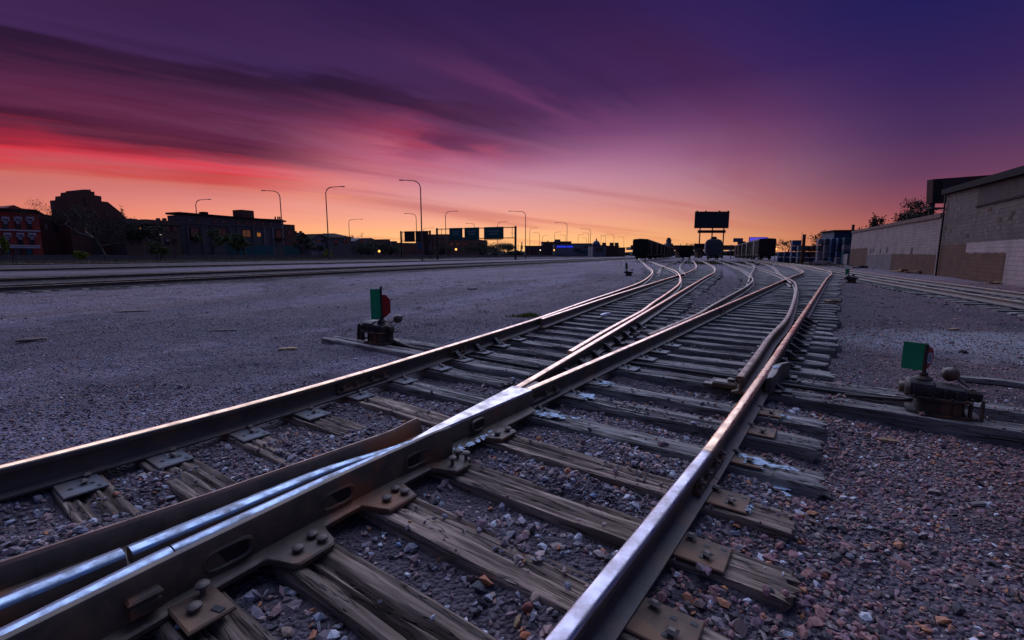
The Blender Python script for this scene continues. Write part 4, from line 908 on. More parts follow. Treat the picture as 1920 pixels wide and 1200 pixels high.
def window(root, px, py, w_, h_, pane='glass_dark', frame='roof_dark', lintel=False, curtain=False):
    f = panel(root, 'window', px - w_ / 2, px + w_ / 2, py - h_ / 2, py + h_ / 2, frame, .08, None, .10)
    panel(root, 'pane', px - w_ * .40, px - w_ * .02, py - h_ * .44, py + h_ * .44, pane, .095, f, .05); panel(root, 'pane', px + w_ * .02, px + w_ * .40, py - h_ * .44, py + h_ * .44, pane, .095, f, .05)
    if curtain: panel(root, 'blind', px - w_ * .38, px + w_ * .38, py - h_ * .42, py - h_ * .02, 'curtain', .105, f, .04)
    if lintel:
        panel(root, 'lintel', px - w_ * .72, px + w_ * .72, py - h_ * .72, py - h_ * .53, 'trim_stone', .16); 
        for q in (-1, 1): panel(root, 'lintel', px + q * w_ * .62 - w_ * .12, px + q * w_ * .62 + w_ * .12, py - h_ * .52, py - h_ * .30, 'trim_stone', .15)
b1 = house('brick_building', 'red brick shop building with pale window arches at the left edge', [(-60, 389), (10, 390), (26, 384.5), (42, 391), (70, 393)], -130, 14, 'red_brick')
panel(b1, 'cornice', -60, 72, 391, 396, 'roof_dark', .5, None, .6)
for px in (-14, 9.5, 33, 55): window(b1, px, 420, 10, 19, lintel=True, curtain=True)
for px in (-11, 13, 37.5, 59.5): window(b1, px, 449.5, 10, 18, lintel=True, curtain=True)
for py in (431, 460): panel(b1, 'belt_course', -60, 75, py - 1.3, py + 1.3, 'trim_stone', .2, None, .25)
panel(b1, 'shop_beam', -60, 74, 462, 465, 'trim_stone', .2, None, .25)
for a, b_, mt in ((-25, 3, 'glass_dark'), (6, 20, 'teal_cloth'), (24, 43, 'glass_dark'), (47, 61, 'teal_cloth')): f = panel(b1, 'shop_window', a, b_, 466, 477.5, 'roof_dark', .08); panel(b1, 'pane', a + 1.5, b_ - 1.5, 467, 477, mt, .1, f, .06)
b1b = house('brick_house', 'low dark house with sloping roof between red shop and stepped gable', [(73, 396), (84, 402), (126, 408)], -136, 10, 'dark_brick'); window(b1b, 86, 425, 8, 14); window(b1b, 104, 428, 8, 14)
b2 = house('stepped_gable_building', 'dark tall building with stepped gable against the sky at left', [(124.5, 373.5), (134.5, 373), (135, 365.5), (144.5, 365), (145, 358.5), (154.5, 358), (155, 355.3), (170, 355.3), (170.5, 359), (177, 359.5), (177.5, 366), (190, 368), (190.5, 377.5), (202, 378.5), (229, 400)], -132, 7, 'dark_brick')
window(b2, 163, 377.5, 8, 11); window(b2, 143, 398.5, 9, 10, curtain=True); window(b2, 176, 400, 9, 10); window(b2, 200, 402, 8, 10)
for px in (142, 160, 178, 200): window(b2, px, 432, 9, 15)
panel(b2, 'belt_course', 125, 228, 409, 411, 'brown_brick', .2, None, .25)
b3 = house('row_building', 'low brown brick row building between stepped gable and grey block', [(231, 409), (257, 410.5), (258, 412), (271, 411), (330, 414.5), (336, 415)], -126, 12, 'brown_brick')
for i, px in enumerate((247, 262, 280, 297, 314, 328)): window(b3, px, 428 + i * .3, 9, 11); window(b3, px, 452 + i * .2, 8, 10, curtain=i % 2 == 0)
panel(b3, 'cornice', 231, 336, 420, 422.5, 'roof_dark', .4, None, .5)
for px in (300, 312): panel(b3, 'chimney', px - 2, px + 2, 409, 413, 'dark_brick', -.3, None, 1.)
b4 = house('apartment_block', 'grey flat-roofed apartment block with rooftop box and balcony', [(336, 403), (430, 407), (531, 411.5)], -128, 5, 'grey_stucco')
panel(b4, 'roof_slab', 333, 533, 405.5, 408.8, 'roof_dark', .7, None, 5.6)
panel(b4, 'chimney', 395.5, 404, 396.5, 406, 'roof_dark', -3, None, 2); panel(b4, 'rooftop_box', 466.5, 489, 393.5, 409, 'dark_brick', -3, None, 4)
for px in (526, 529.5, 521): panel(b4, 'vent_pipe', px - .8, px + .8, 406, 412, 'roof_dark', -1, None, .3)
for i, px in enumerate((355, 372, 403, 418, 447, 462, 476, 492, 508)): window(b4, px, 414 + (px - 355) * .040, 9, 5, 'glass_dark', curtain=i in (0, 3, 8))
panel(b4, 'ledge', 336, 432, 419, 421, 'grey_stucco', .35, None, .4); panel(b4, 'ledge', 433, 531, 423, 425, 'grey_stucco', .35, None, .4)
window(b4, 365, 437, 18, 20); window(b4, 416, 437, 18, 18, 'glass_dark'); window(b4, 462, 438, 18, 14, 'warm_pane'); window(b4, 485, 440, 8, 8, 'lit_window'); window(b4, 522, 440, 12, 18)
for px in (352, 380, 398, 432, 446, 475, 496, 512): panel(b4, 'pilaster', px - 1.3, px + 1.3, 425, 477, 'pale_stucco' if px > 490 else 'grey_stucco', .3, None, .4)
panel(b4, 'balcony_rail', 356, 375, 444, 450, 'roof_dark', 1.2, None, 1.2); panel(b4, 'balcony_rail', 515, 530, 446, 451, 'roof_dark', 1.2, None, 1.2)
b5 = house('brick_tower', 'small square dark brick tower right of the grey block', [(533, 420.5), (552.5, 421.5)], -140, 8, 'dark_brick'); window(b5, 543, 436, 7, 9)
def gabled(label, px0, px1, pe, pp, n_, mat, wins=(), name='house'):
    c = (px0 + px1) / 2; h = house(name, label, [(px0, pe), (c, pp), (px1, pe + 1)], n_, 12, mat)
    for q, (a, b_) in enumerate(((px0 - 2, c), (c, px1 + 2))):
        ya, yb = (pe + 2, pp - .5) if q == 0 else (pp - .5, pe + 3)
        (ta, za), (tb, zb) = fac(a, ya, n_), fac(b_, yb, n_); V = [(wall_pt(t_, z, n_ + .5)[0] - h.location.x, wall_pt(t_, z, n_ + .5)[1] - h.location.y, z) for t_, z in ((ta, za), (tb, zb), (tb, zb + .35), (ta, za + .35))]
        MB().prism(V, (0, 0, 0), (-RN[0] * 13, -RN[1] * 13, 0)).build('roof', 'roof_dark', h)
    for w_ in wins: window(h, *w_)
    return h
h1 = gabled('dark gabled house with chimneys right of the brick tower', 553, 581, 449, 438, -145, 'dark_brick', ((562, 458, 6, 9), (573, 458, 6, 9)))
for px in (557, 563, 573): panel(h1, 'chimney', px - 1, px + 1, 433, 446, 'dark_brick', -2, None, 1)
gabled('pale gabled house with small windows left of the tall lamp', 583, 616, 451, 440.5, -140, 'pale_stucco', ((595, 452, 6, 6), (604, 452, 7, 5), (601, 466, 7, 9), (590, 466, 6, 9)))
h3 = house('house', 'square tan house with low hipped roof beside the tall lamp', [(617, 444.5), (658, 445)], -138, 12, 'grey_stucco'); window(h3, 646, 451, 5, 10, curtain=True); window(h3, 652, 451, 4, 10); window(h3, 630, 455, 6, 9)
(ta, za), (tb, zb) = fac(615, 445, -138), fac(660, 445, -138); lx, ly = h3.location.x, h3.location.y; apex = [fac(628, 437, -138), fac(648, 437, -138)]
q4 = [(wall_pt(ta, za, -137.5)), (wall_pt(tb, zb, -137.5)), (wall_pt(tb, zb, -150.5)), (wall_pt(ta, za, -150.5)), wall_pt(apex[0][0], apex[0][1], -144), wall_pt(apex[1][0], apex[1][1], -144)]
MB().add([(a - lx, b_ - ly, c) for a, b_, c in q4], [(0, 1, 5, 4), (1, 2, 5), (2, 3, 4, 5), (3, 0, 4), (3, 2, 1, 0)]).build('roof', 'roof_dark', h3)
h4 = house('house', 'long low house with pale upper floor left of the brown road signs', [(664, 452), (678, 446.5), (696, 446), (703, 449)], -150, 10, 'grey_stucco'); window(h4, 676, 452, 4, 5); window(h4, 682, 452, 4, 5); window(h4, 694, 455, 5, 6)
house('row_building', 'flat dark row of roofs behind the brown road signs', [(703, 453), (724, 453.5), (725, 448.5), (731, 448.5), (732, 453.5), (738, 452), (744, 452), (745, 455), (812, 456)], -175, 12, 'dark_brick')
b9 = house('office_block', 'dark red office block behind the green road signs', [(812, 440), (826, 440), (826.5, 439), (842, 439), (843, 441), (905, 450), (914, 451)], -170, 14, 'dark_brick')
for px in (820, 832, 846, 858, 870, 884, 898): window(b9, px, 458, 6, 5, 'glass_dark')
# far city: blocks across the view, each standing at its own distance
def block(name, label, px0, px1, py, Yd, mat, depth=18, cat='building', ph=None):
    a = at(px0, 478, Yd); b_ = at(px1, 478, Yd); zt = at((px0 + px1) / 2, py, Yd)[2]; x = (a[0] + b_[0]) / 2; w_ = b_[0] - a[0]
    r = thing(name, label, cat, (x, Yd, 0)); MB().box((0, depth / 2, zt / 2 - .5), (w_, depth, zt + 1)).build('wall', mat, r); MB().box((0, depth / 2, zt + .25), (w_ + .6, depth + .6, .5)).build('parapet', 'roof_dark', r)
    def feat(nm, qx0, qx1, qy0, qy1, mt, d=.25):
        p = at((qx0 + qx1) / 2, (qy0 + qy1) / 2, Yd); p0 = at(qx0, qy0, Yd); p1 = at(qx1, qy1, Yd)
        MB().box((0, 0, 0), (p1[0] - p0[0], .5, p0[2] - p1[2])).build(nm, mt, r, None, (p[0] - x, -d, p[2]))
    return r, feat
r, ft = block('city_block', 'dark far block right of the overhead green signs', 985, 1018, 462, 330, 'dark_brick'); ft('window', 990, 996, 464, 468, 'glass_dark'); ft('window', 1003, 1010, 464, 468, 'glass_dark')
r, ft = block('city_block', 'long dark far block with stair tower left of the blue building', 1017, 1042, 454.5, 360, 'brown_brick'); ft('stair_tower', 1026, 1028, 451, 456, 'dark_brick', 1)
r, ft = block('city_block', 'grey far block with raised box above the blue building', 1040, 1071, 453.5, 420, 'dark_brick'); ft('rooftop_box', 1040, 1050.5, 449, 456, 'grey_stucco', 1)
r, ft = block('glass_building', 'pale far building with a glowing blue band of windows', 1040, 1110, 457.5, 340, 'pale_stucco'); ft('blue_band', 1044, 1074, 461, 464, 'blue_light'); ft('window_band', 1076, 1090, 466, 471, 'glass_dark'); ft('window_band', 1095, 1109, 461, 464, 'glass_dark'); ft('awning', 1084, 1112, 470, 474, 'teal_cloth', .6)
r, ft = block('warehouse', 'white far warehouse with dark graffiti patch below the dome', 1111, 1136, 461, 300, 'pale_stucco'); ft('dark_patch', 1117, 1130, 464, 472, 'brown_brick')
r, ft = block('city_block', 'far dark block with three rooftop boxes left of the boxcars', 1136, 1160, 462, 330, 'dark_brick')
for a in (1128.5, 1142.5, 1152): ft('rooftop_box', a, a + 7, 455, 461.5 + 1, 'brown_brick', 1.2)
block('city_block', 'low dark far block right behind the first boxcar', 1158, 1172, 465, 380, 'brown_brick')
dm = at(1118, 462, 520); D_ = thing('domed_church', 'far domed church with a blue-lit dome', 'church', (dm[0], 520, 0)); z0 = dm[2]
MB().box((0, 0, z0 / 2), (14, 14, z0)).build('drum_base', 'grey_stucco', D_); MB().lathe((0, 0, z0 - .5), [(4.4, 0), (4.6, 1.5), (4.2, 3.6), (3.2, 5.4), (1.8, 6.6), (.8, 7.0)], 20).build('dome', 'bin_blue', D_, 50)
MB().lathe((0, 0, z0 + 6.3), [(.8, 0), (.8, 1.5), (.5, 2.0), (.12, 2.6), (.08, 4.6)], 10).build('lantern', 'roof_dark', D_, 50)
MB().lathe((0, 0, z0 - .4), [(4.75, 0), (4.75, .8), (4.6, .9)], 20).build('lit_ring', 'blue_light', D_, 50)
tw = at(1253, 470, 420); T_ = thing('grain_tower', 'small pale far tower above the boxcar roofs', 'tower', (tw[0], 420, 0)); MB().box((0, 0, 5), (6, 6, 13)).build('tower_wall', 'pale_stucco', T_); MB().box((0, 0, 13), (3.6, 3.6, 4)).build('head_house', 'grey_stucco', T_); MB().lathe((0, 0, 14.8), [(1.8, 0), (1.8, 1.2), (.5, 2)], 8).build('cap', 'roof_dark', T_)
# viaduct across the end of the yard
vd = thing('viaduct', 'dark concrete road viaduct across the far end of the yard', 'bridge', (at(1310, 478, 230)[0], 230, 0)); MB().box((0, 0, 4.4), (70, 9, 1.4)).build('deck', 'brown_brick', vd); MB().box((0, -4.4, 5.5), (70, .3, .9)).build('parapet', 'dark_brick', vd)
for i in range(7): MB().box((-30 + i * 10, 0, 1.7), (1.1, 7, 4.2)).build('pier', 'brown_brick', vd)

k_ = 1500; az = rng.uniform(-1.15, 1.15, k_); rr = rng.uniform(620, 760, k_); x = np.sin(az) * rr; y = np.cos(az) * rr; size = rng.uniform(3., 7.5, k_) * (.7 + .6 * vnoise(az * 9, az * 0, 41))
SH = SHAPES[rng.integers(0, 16, k_)] * size[:, None, None] * np.array([1.5, 1.5, .9]); SH += np.stack([x, y, size * .45], -1)[:, None, :]
tag(link('far_wood', mesh_tris('far_wood', SH.reshape(-1, 3), (ICF[None] + (np.arange(k_) * 12)[:, None, None]).reshape(-1, 3), 'far_leaf')), 'dark low line of far trees along the whole horizon', 'wood', kind='stuff')
# ------------------------------------------------------------------ barrier, fence, grass along the road
bar = thing('roadside_barrier', 'low dark concrete barrier wall along the expressway on the left', 'barrier', road(60, -100)); bx, by = bar.location.x, bar.location.y
me_p = MB().prism([(0, -.35, 0), (0, .35, 0), (0, .16, .4), (0, .12, 1.32), (0, -.12, 1.32), (0, -.16, .4)], (-2.95, 0, 0), (5.9, 0, 0)).mesh('barrier_panel', 'barrier_concrete')
for i, t_ in enumerate(np.arange(-75, 330, 6.0)): x, y, _ = road(t_, -100 + (.02 if i % 2 else 0)); link('barrier_panel', me_p, bar, (x - bx, y - by, -.05), R(90) - RH)
tf = thing('screen_fence', 'teal cloth screen fence in front of the grey apartment block', 'fence', road(100, -120)); fx_, fy_ = tf.location.x, tf.location.y
for a, b_ in ((425, 446), (447, 470), (471, 500), (501, 512), (530, 562)):
    (ta, za), (tb, zb) = fac(a, 461, -120), fac(b_, 461, -120); P = [road(ta, -120, -.1), road(tb, -120, -.1), road(tb, -120, zb), road(ta, -120, za)]
    MB().prism([(p[0] - fx_, p[1] - fy_, p[2]) for p in P], (0, 0, 0), (-RN[0] * .12, -RN[1] * .12, 0)).build('cloth_panel', 'teal_cloth', tf)
    MB().tube([(P[0][0] - fx_, P[0][1] - fy_, 0), (P[0][0] - fx_, P[0][1] - fy_, za + .3)], .09, 6).build('fence_post', 'lamp_steel', tf)
def blades(k_, gen, h0, h1, w_):
    base = gen(k_); a = rng.uniform(0, 2 * np.pi, k_); h = rng.uniform(h0, h1, k_); lean = rng.normal(0, .25, (k_, 2)) * h[:, None]; d = np.stack([np.cos(a), np.sin(a)], -1) * w_
    V = np.zeros((k_, 3, 3)); V[:, 0, :2] = base[:, :2] - d; V[:, 1, :2] = base[:, :2] + d; V[:, :2, 2] = base[:, 2:3]; V[:, 2, :2] = base[:, :2] + lean; V[:, 2, 2] = base[:, 2] + h
    return V.reshape(-1, 3), np.arange(k_ * 3).reshape(-1, 3)
def g_road(k_):
    t_ = rng.uniform(-70, 140, k_); n_ = rng.uniform(-99, -81, k_) if True else 0; p = RU[None] * t_[:, None] + RN[None] * n_[:, None]; return np.c_[p, np.full(k_, -.1)]
V, F = blades(26000, g_road, .25, .75, .05); tag(link('dry_grass', mesh_tris('dry_grass', V, F, 'dry_grass')), 'dry brown grass in front of the roadside barrier on the left', 'grass', kind='stuff')
def g_yard(k_):
    c = np.array([36.5, 72.]); p = c + np.stack([rng.normal(0, 7, k_), rng.normal(0, 9, k_)], -1); return np.c_[p, np.full(k_, -.08)]
V, F = blades(5000, g_yard, .1, .32, .05); tag(link('yard_grass', mesh_tris('yard_grass', V, F, 'grass_green')), 'patch of green weeds in front of the hopper car and right boxcars', 'grass', kind='stuff')

def g_weed(k_):
    cx, cy = rng.uniform(-14, 16, 70), rng.uniform(3.5, 26, 70); j = rng.integers(0, 70, k_); x = cx[j] + rng.normal(0, .10, k_); y = cy[j] + rng.normal(0, .10, k_); return np.c_[x, y, gz(x, y)]
V, F = blades(3600, g_weed, .02, .08, .004); tag(link('weed_tufts', mesh_tris('weed_tufts', V, F, 'dry_grass')), 'scattered low dry weed tufts on the yard gravel', 'weeds', kind='stuff')
def g_one(k_): x = .3 + rng.normal(0, .16, k_); y = 9.9 + rng.normal(0, .10, k_); return np.c_[x, y, gz(x, y)]
V, F = blades(500, g_one, .03, .09, .008); tag(link('yellow_weed', mesh_tris('yellow_weed', V, F, 'leaf_yellow')), 'small yellow-green weed patch left of the left yard track', 'weed', kind='stuff')

# ------------------------------------------------------------------ trees
def tree(name, label, loc, h, w_, leaf, seed, nleaf=2600, dens=.5, lsize=.16, trunk_h=.28, bare=False, group='trees behind the barrier', stems=1):
    r = np.random.default_rng(seed); T = thing(name, label, 'tree' if h > 2.2 else 'bush', loc, 0, group); mb = MB(); tips = []
    def grow(p, d, L, rad, lev):
        q = p; pts = [p]; rr = [rad]
        for k_ in range(3):
            d = d + r.normal(0, .16, 3); d[2] += .05; d /= np.linalg.norm(d); q = q + d * L / 3; pts.append(q); rr.append(rad * (1 - .2 * (k_ + 1)))
        mb.tube(pts, rr, 5 if lev else 7, cap=False)
        if lev < (4 if bare else 3):
            for _ in range(r.integers(2, 4) + (1 if lev == 0 else 0)):
                dd = d + r.normal(0, .62, 3) * np.array([w_ / h * 1.6, w_ / h * 1.6, .55]); dd[2] = abs(dd[2]) * .75 + .1; dd /= np.linalg.norm(dd); grow(pts[r.integers(2, 4)], dd, L * r.uniform(.58, .8), rr[-1] * .72, lev + 1)
        else: tips.append((q, L))
        if lev >= 2: tips.append(((pts[1] + q) / 2, L))
    for k_ in range(stems): grow(np.array([r.normal(0, .1 * stems), r.normal(0, .1 * stems), -.15]), np.array([r.normal(0, .12), r.normal(0, .12), 1.]), h * trunk_h, h * .028, 0)
    V = np.vstack(mb.v); top_ = V[:, 2].max(); k_ = h / top_; wx = max(np.quantile(abs(V[:, 0]), .98), .1); kx = (w_ / 2) / wx
    mb.v = [v * np.array([kx, kx, k_]) for v in mb.v]; mb.build('trunk', 'trunk', T, 60)
    tp = np.array([t_[0] for t_ in tips]) * np.array([kx, kx, k_]); c = tp[r.integers(0, len(tp), nleaf)] + r.normal(0, 1, (nleaf, 3)) * np.array([w_, w_, h]) * .030 * (2 - dens)
    c[:, 2] = np.clip(c[:, 2], .1, None); u = r.normal(size=(nleaf, 3)); u /= np.linalg.norm(u, axis=1)[:, None]; v_ = np.cross(u, r.normal(size=(nleaf, 3))); v_ /= np.linalg.norm(v_, axis=1)[:, None]; ls = lsize * r.uniform(.5, 1.3, (nleaf, 1))
    P = np.stack([c - u * ls, c + v_ * ls * .6, c + u * ls, c - v_ * ls * .6], 1).reshape(-1, 3); q = np.arange(nleaf * 4).reshape(-1, 4); F = np.vstack([q[:, [0, 1, 2]], q[:, [0, 2, 3]]])
    link('crown', mesh_tris('crown', P, F, leaf), T); return T
def tree_at(name, label, px, pw, ptop, n_, leaf, seed, **kw):
    t_, z = fac(px, ptop, n_); ta, _ = fac(px - pw / 2, 470, n_); tb, _ = fac(px + pw / 2, 470, n_); x, y, _ = road(t_, n_); Yd = y; w_ = abs(at(px + pw / 2, 470, Yd)[0] - at(px - pw / 2, 470, Yd)[0]); return tree(name, label, (x, y, 0), z, w_, leaf, seed, **kw)
tree_at('tree', 'broad bare-twigged tree with dark trunk in front of the stepped gable', 182, 125, 388, -116, 'leaf_twig', 3, nleaf=14000, lsize=.09, trunk_h=.2, bare=True)
tree_at('tree', 'dark leafy tree right behind the stepped gable', 236, 30, 393, -150, 'leaf_twig', 4, nleaf=2500, lsize=.16)
tree_at('tree', 'dark tree in front of the brown row building', 290, 74, 424, -112, 'leaf_dark', 5, nleaf=5000, lsize=.17)
tree_at('tree', 'round green tree by the left windows of the grey block', 390, 50, 432, -114, 'leaf_green', 6, nleaf=4500, lsize=.17)
tree_at('tree', 'round green tree before the lit window of the grey block', 466, 58, 441, -114, 'leaf_green', 8, nleaf=5000, lsize=.17)
tree_at('tree', 'dark tree before the gabled houses', 565, 32, 444, -116, 'leaf_dark', 9, nleaf=3000, lsize=.17)
tree_at('tree', 'small tree before the pale gabled house', 598, 26, 457, -116, 'leaf_dark', 10, nleaf=2500, lsize=.15)
tree_at('tree', 'reddish twiggy tree behind the tan house', 664, 26, 437, -165, 'leaf_twig', 11, nleaf=2000, lsize=.16)
tree_at('tree', 'dark bushy tree right of the tan house', 688, 44, 456, -122, 'leaf_dark', 12, nleaf=6500, stems=3, dens=-1.2, trunk_h=.2, lsize=.18)
tree_at('tree', 'wide dark tree left of the brown road signs', 725, 46, 456, -128, 'leaf_dark', 13, nleaf=6500, stems=3, dens=-1.2, trunk_h=.2, lsize=.2)
tree_at('tree', 'dark tree under the green road signs', 830, 30, 455, -120, 'leaf_dark', 14, nleaf=6000, stems=3, dens=-1.2, trunk_h=.2, lsize=.2)
tree_at('tree', 'dark spreading tree under the widest green sign', 905, 66, 456, -105, 'leaf_dark', 15, nleaf=9000, stems=3, dens=-1.2, trunk_h=.2, lsize=.22)
tree_at('tree', 'dark tree at the foot of the right sign post', 950, 40, 459, -105, 'leaf_dark', 16, nleaf=6000, stems=3, dens=-1.2, trunk_h=.2, lsize=.22)
tree_at('tree', 'small round tree beside the right sign post', 982, 12, 455, -100, 'leaf_twig', 17, nleaf=1000, lsize=.2)
tree_at('shrub', 'yellow-green shrub by the barrier below the bare tree', 152, 20, 471, -97, 'leaf_yellow', 18, nleaf=1500, lsize=.13, stems=4, group='shrubs by the barrier')
tree_at('shrub', 'yellow-green shrub at the left edge before the red shop', 2, 16, 446, -112, 'leaf_yellow', 19, nleaf=1800, lsize=.15, group='shrubs by the barrier')
tree_at('shrub', 'yellow-green shrub by the barrier below the pale gabled house', 614, 14, 468, -97, 'leaf_yellow', 20, nleaf=1200, lsize=.16, stems=4, group='shrubs by the barrier')
tree_at('shrub', 'olive shrub in front of the barrier below the bright window', 298, 40, 455, -95, 'leaf_green', 21, nleaf=2400, lsize=.15, stems=3, group='shrubs by the barrier')
def tree_y(name, label, px, pw, ptop, Yd, leaf, seed, **kw):
    p = at(px, ptop, Yd); w_ = at(px + pw / 2, 470, Yd)[0] - at(px - pw / 2, 470, Yd)[0]; return tree(name, label, (p[0], Yd, 0), p[2], w_, leaf, seed, group='trees behind the block wall', **kw)
tree_y('tree', 'large dark tree rising behind the painted block wall', 1700, 165, 377, 52, 'leaf_dark', 31, nleaf=6500, lsize=.11, trunk_h=.3)
tree_y('tree', 'smaller green tree behind the far end of the block wall', 1638, 60, 411, 62, 'leaf_dark', 32, nleaf=3200, lsize=.13)
tree_y('tree', 'thin tree behind the stacked bins', 1546, 34, 435, 90, 'leaf_twig', 33, nleaf=700, lsize=.14, bare=True)
tree_y('tree', 'low thin tree behind the right boxcars', 1472, 46, 449, 130, 'leaf_twig', 34, nleaf=900, lsize=.18, bare=True)

# ------------------------------------------------------------------ road lamps
LAMPH = 16.5
def lamp_meshes(arm):
    mb = MB().tube([(0, 0, 0), (0, 0, LAMPH - 1.6)], [.16, .11], 8)
    me1 = mb.mesh('pole', 'lamp_steel', 50); pts = [(0, 0, LAMPH - 1.6)] + [(arm * (1 - math.cos(a)) * 1.5 / abs(arm), 0, LAMPH - 1.6 + math.sin(a) * 1.5) for a in np.linspace(.2, math.pi / 2, 6)] + [(arm, 0, LAMPH + .05)]
    me2 = MB().tube(pts, [.11] * 6 + [.085, .075], 6).mesh('arm', 'lamp_steel', 50); me3 = MB().box((0, 0, 0), (.95, .36, .20), bev=.07).mesh('lamp_head', 'lamp_steel', 40); return me1, me2, me3, arm
LMS = {1: lamp_meshes(3.6), -1: lamp_meshes(-3.6)}; LMS[2] = lamp_meshes(5.4); LMS[-2] = lamp_meshes(-5.2)
def lamp(label, px, ptop, n_=None, Yd=None, d=1, group='expressway lamp posts'):
    if Yd is None:
        # stand where a lamp of this height reaches ptop
        Yd = (LAMPH - CAMZ) / (at(px, ptop, 100)[2] - CAMZ) * 100
    p = at(px, ptop, Yd); pb = at(px, 478, Yd); m1, m2, m3, arm = LMS[d]; T = thing('lamp_post', label, 'lamp post', (p[0], Yd, 0), 0, group)
    link('pole', m1, T); a = link('arm', m2, T); link('lamp_head', m3, a, (arm + (.3 if arm > 0 else -.3), 0, LAMPH + .03))
lamp('lamp post at the left end of the grey block, arm to the right', 366, 374, None, None, 1)
lamp('lamp post above the right end of the grey block, arm to the left', 524, 357.5, None, None, -1)
lamp('tall lamp post beside the tan house, arm to the right', 610, 350, None, None, 1)
lamp('lamp post with long arm to the right above the tan house roof', 653.5, 411, None, None, 2)
lamp('tallest lamp post, rising from the brown road signs, arm to the left', 788, 338, None, None, -1)
lamp('shorter lamp post behind the brown road signs, arm to the left', 780, 400.5, None, None, -1)
lamp('lamp post left of the first green sign, arm to the right', 835, 396, None, None, 1)
lamp('small lamp post above the gap between brown and green signs', 793.5, 427.5, None, None, 2)
lamp('small lamp post above the middle green sign, arm to the left', 890, 419, None, None, -1)
lamp('lamp post above the widest green sign, arm to the right', 933, 416, None, None, 1)
lamp('lone lamp post right of the green signs, arm to the left', 985.5, 396, None, None, -2)
lamp('lamp post next right of the lone one, arm to the right', 993.5, 427.5, None, None, 1)
lamp('lamp post over the blue glowing building, arm to the left', 1063.5, 417.5, None, None, -2)
lamp('lamp post left of the far dome, arm to the left', 1107.5, 429, None, None, -2)
for px, py, d in ((1011.5, 436, -1), (1017, 441.5, 1), (1040, 435, 1), (1060, 440.5, -1), (1084, 440, 1), (1104, 436.5, -1), (1135.5, 441.5, -1), (1127, 442, 1), (1151.5, 440, -2), (1170, 444, -1), (1100, 446, -1), (967, 437, -1)):
    k_ = sorted((967, 1011.5, 1017, 1040, 1060, 1084, 1100, 1104, 1127, 1135.5, 1151.5, 1170)).index(px)
    lamp(('first', 'second', 'third', 'fourth', 'fifth', 'sixth', 'seventh', 'eighth', 'ninth', 'tenth', 'eleventh', 'twelfth')[k_] + ' from the left of the small distant lamp posts right of the green signs', px, py, None, None, d)
for q, (px, py, d) in enumerate(((1222, 460, -1), (1240, 458, -1), (1276, 455, 1), (1284, 461, -1))): lamp(('leftmost', 'second', 'third', 'rightmost')[q] + ' of the four tiny faint lamp posts behind the left boxcars', px, py, None, None, d)

# ------------------------------------------------------------------ overhead road signs
def gantry(label, pxl, Yl, pxr, ptop, pbot, signs, mat, back):
    a = at(pxl, 478, Yl); dn = RN; num = lambda w_: 960 + 860 * (a[0] + dn[0] * w_) / (Yl + dn[1] * w_) * 1.0
    lo, hi = 1., 80.
    for _ in range(40):
        m_ = (lo + hi) / 2; lo, hi = (m_, hi) if num(m_) < pxr else (lo, m_)
    w_ = lo; zt = at(pxl, ptop, Yl)[2]; zb = at(pxl, pbot, Yl)[2]
    G = thing('sign_gantry', label, 'sign gantry', (a[0], Yl, 0), math.atan2(dn[1], dn[0]))
    for x in (0, w_): MB().tube([(x, .9, 0), (x, .9, zt + .3)], .30, 8).build('post', 'sign_back' if back else 'dark_iron', G, 50)
    for z in (zt, zb): MB().tube([(-.3, .9, z), (w_ + .3, .9, z)], .12, 6).build('beam', 'dark_iron', G, 50)
    for x in np.linspace(w_ * .06, w_ * .96, 9): MB().tube([(x, .9, zb), (x, .9, zt)], .07, 5).build('truss_bar', 'dark_iron', G)
    def loc(px):
        lo, hi = -2., 80.
        for _ in range(40):
            m_ = (lo + hi) / 2; lo, hi = (m_, hi) if num(m_) < px else (lo, m_)
        return lo
    for k_, (p0, p1) in enumerate(signs):
        x0, x1 = loc(p0), loc(p1); h = zt - zb + .5; sg = MB().box((0, 0, 0), (x1 - x0, .15, h), bev=.03).build('sign_panel', mat, G, None, ((x0 + x1) / 2, .45, (zt + zb) / 2 - .05))
        if not back:
            for zz_, f in ((.55, .62), (-.35, .45)): MB().box((0, 0, 0), ((x1 - x0) * f, .02, .40)).build('legend_strip', 'sign_white', sg, None, (0, -.09, zz_ * h / 4 + .1))
            MB().box((0, 0, 0), (x1 - x0 - .6, .5, .12)).build('walkway', 'dark_iron', sg, None, (0, -.5, -h / 2 - .15))
        else:
            for q in np.linspace(-.4, .4, 5): MB().box((0, 0, 0), (.10, .12, h)).build('stiffener', 'dark_iron', sg, None, (q * (x1 - x0), -.14, 0))
gantry('overhead gantry with three green road signs', 817, 128, 964, 429.5, 448, ((843, 867), (871, 898), (907, 943)), 'sign_green', False)
gantry('overhead gantry with two brown sign backs left of the green signs', 750, 150, 806, 435, 452, ((760, 779), (781, 804)), 'sign_back', True)
def road_sign(label, px, py0, py1, pw, Yd, mat):
    c = at(px, (py0 + py1) / 2, Yd); a = at(px, py0, Yd); b_ = at(px, py1, Yd); w_ = pw * Yd / 860; S = thing('road_sign', label, 'road sign', (c[0], Yd, 0)); MB().box((0, 0, 0), (w_, .08, a[2] - b_[2]), bev=.02).build('sign_panel', mat, S, None, (0, 0, c[2])); MB().tube([(0, .1, 0), (0, .1, a[2] - .2)], .07, 6).build('post', 'lamp_steel', S)
road_sign('small blue road sign under the brown signs', 787, 455, 467, 7, 118, 'bin_blue'); road_sign('small pale road sign right of the blue one', 805.5, 460, 469, 6, 118, 'grey_stucco')
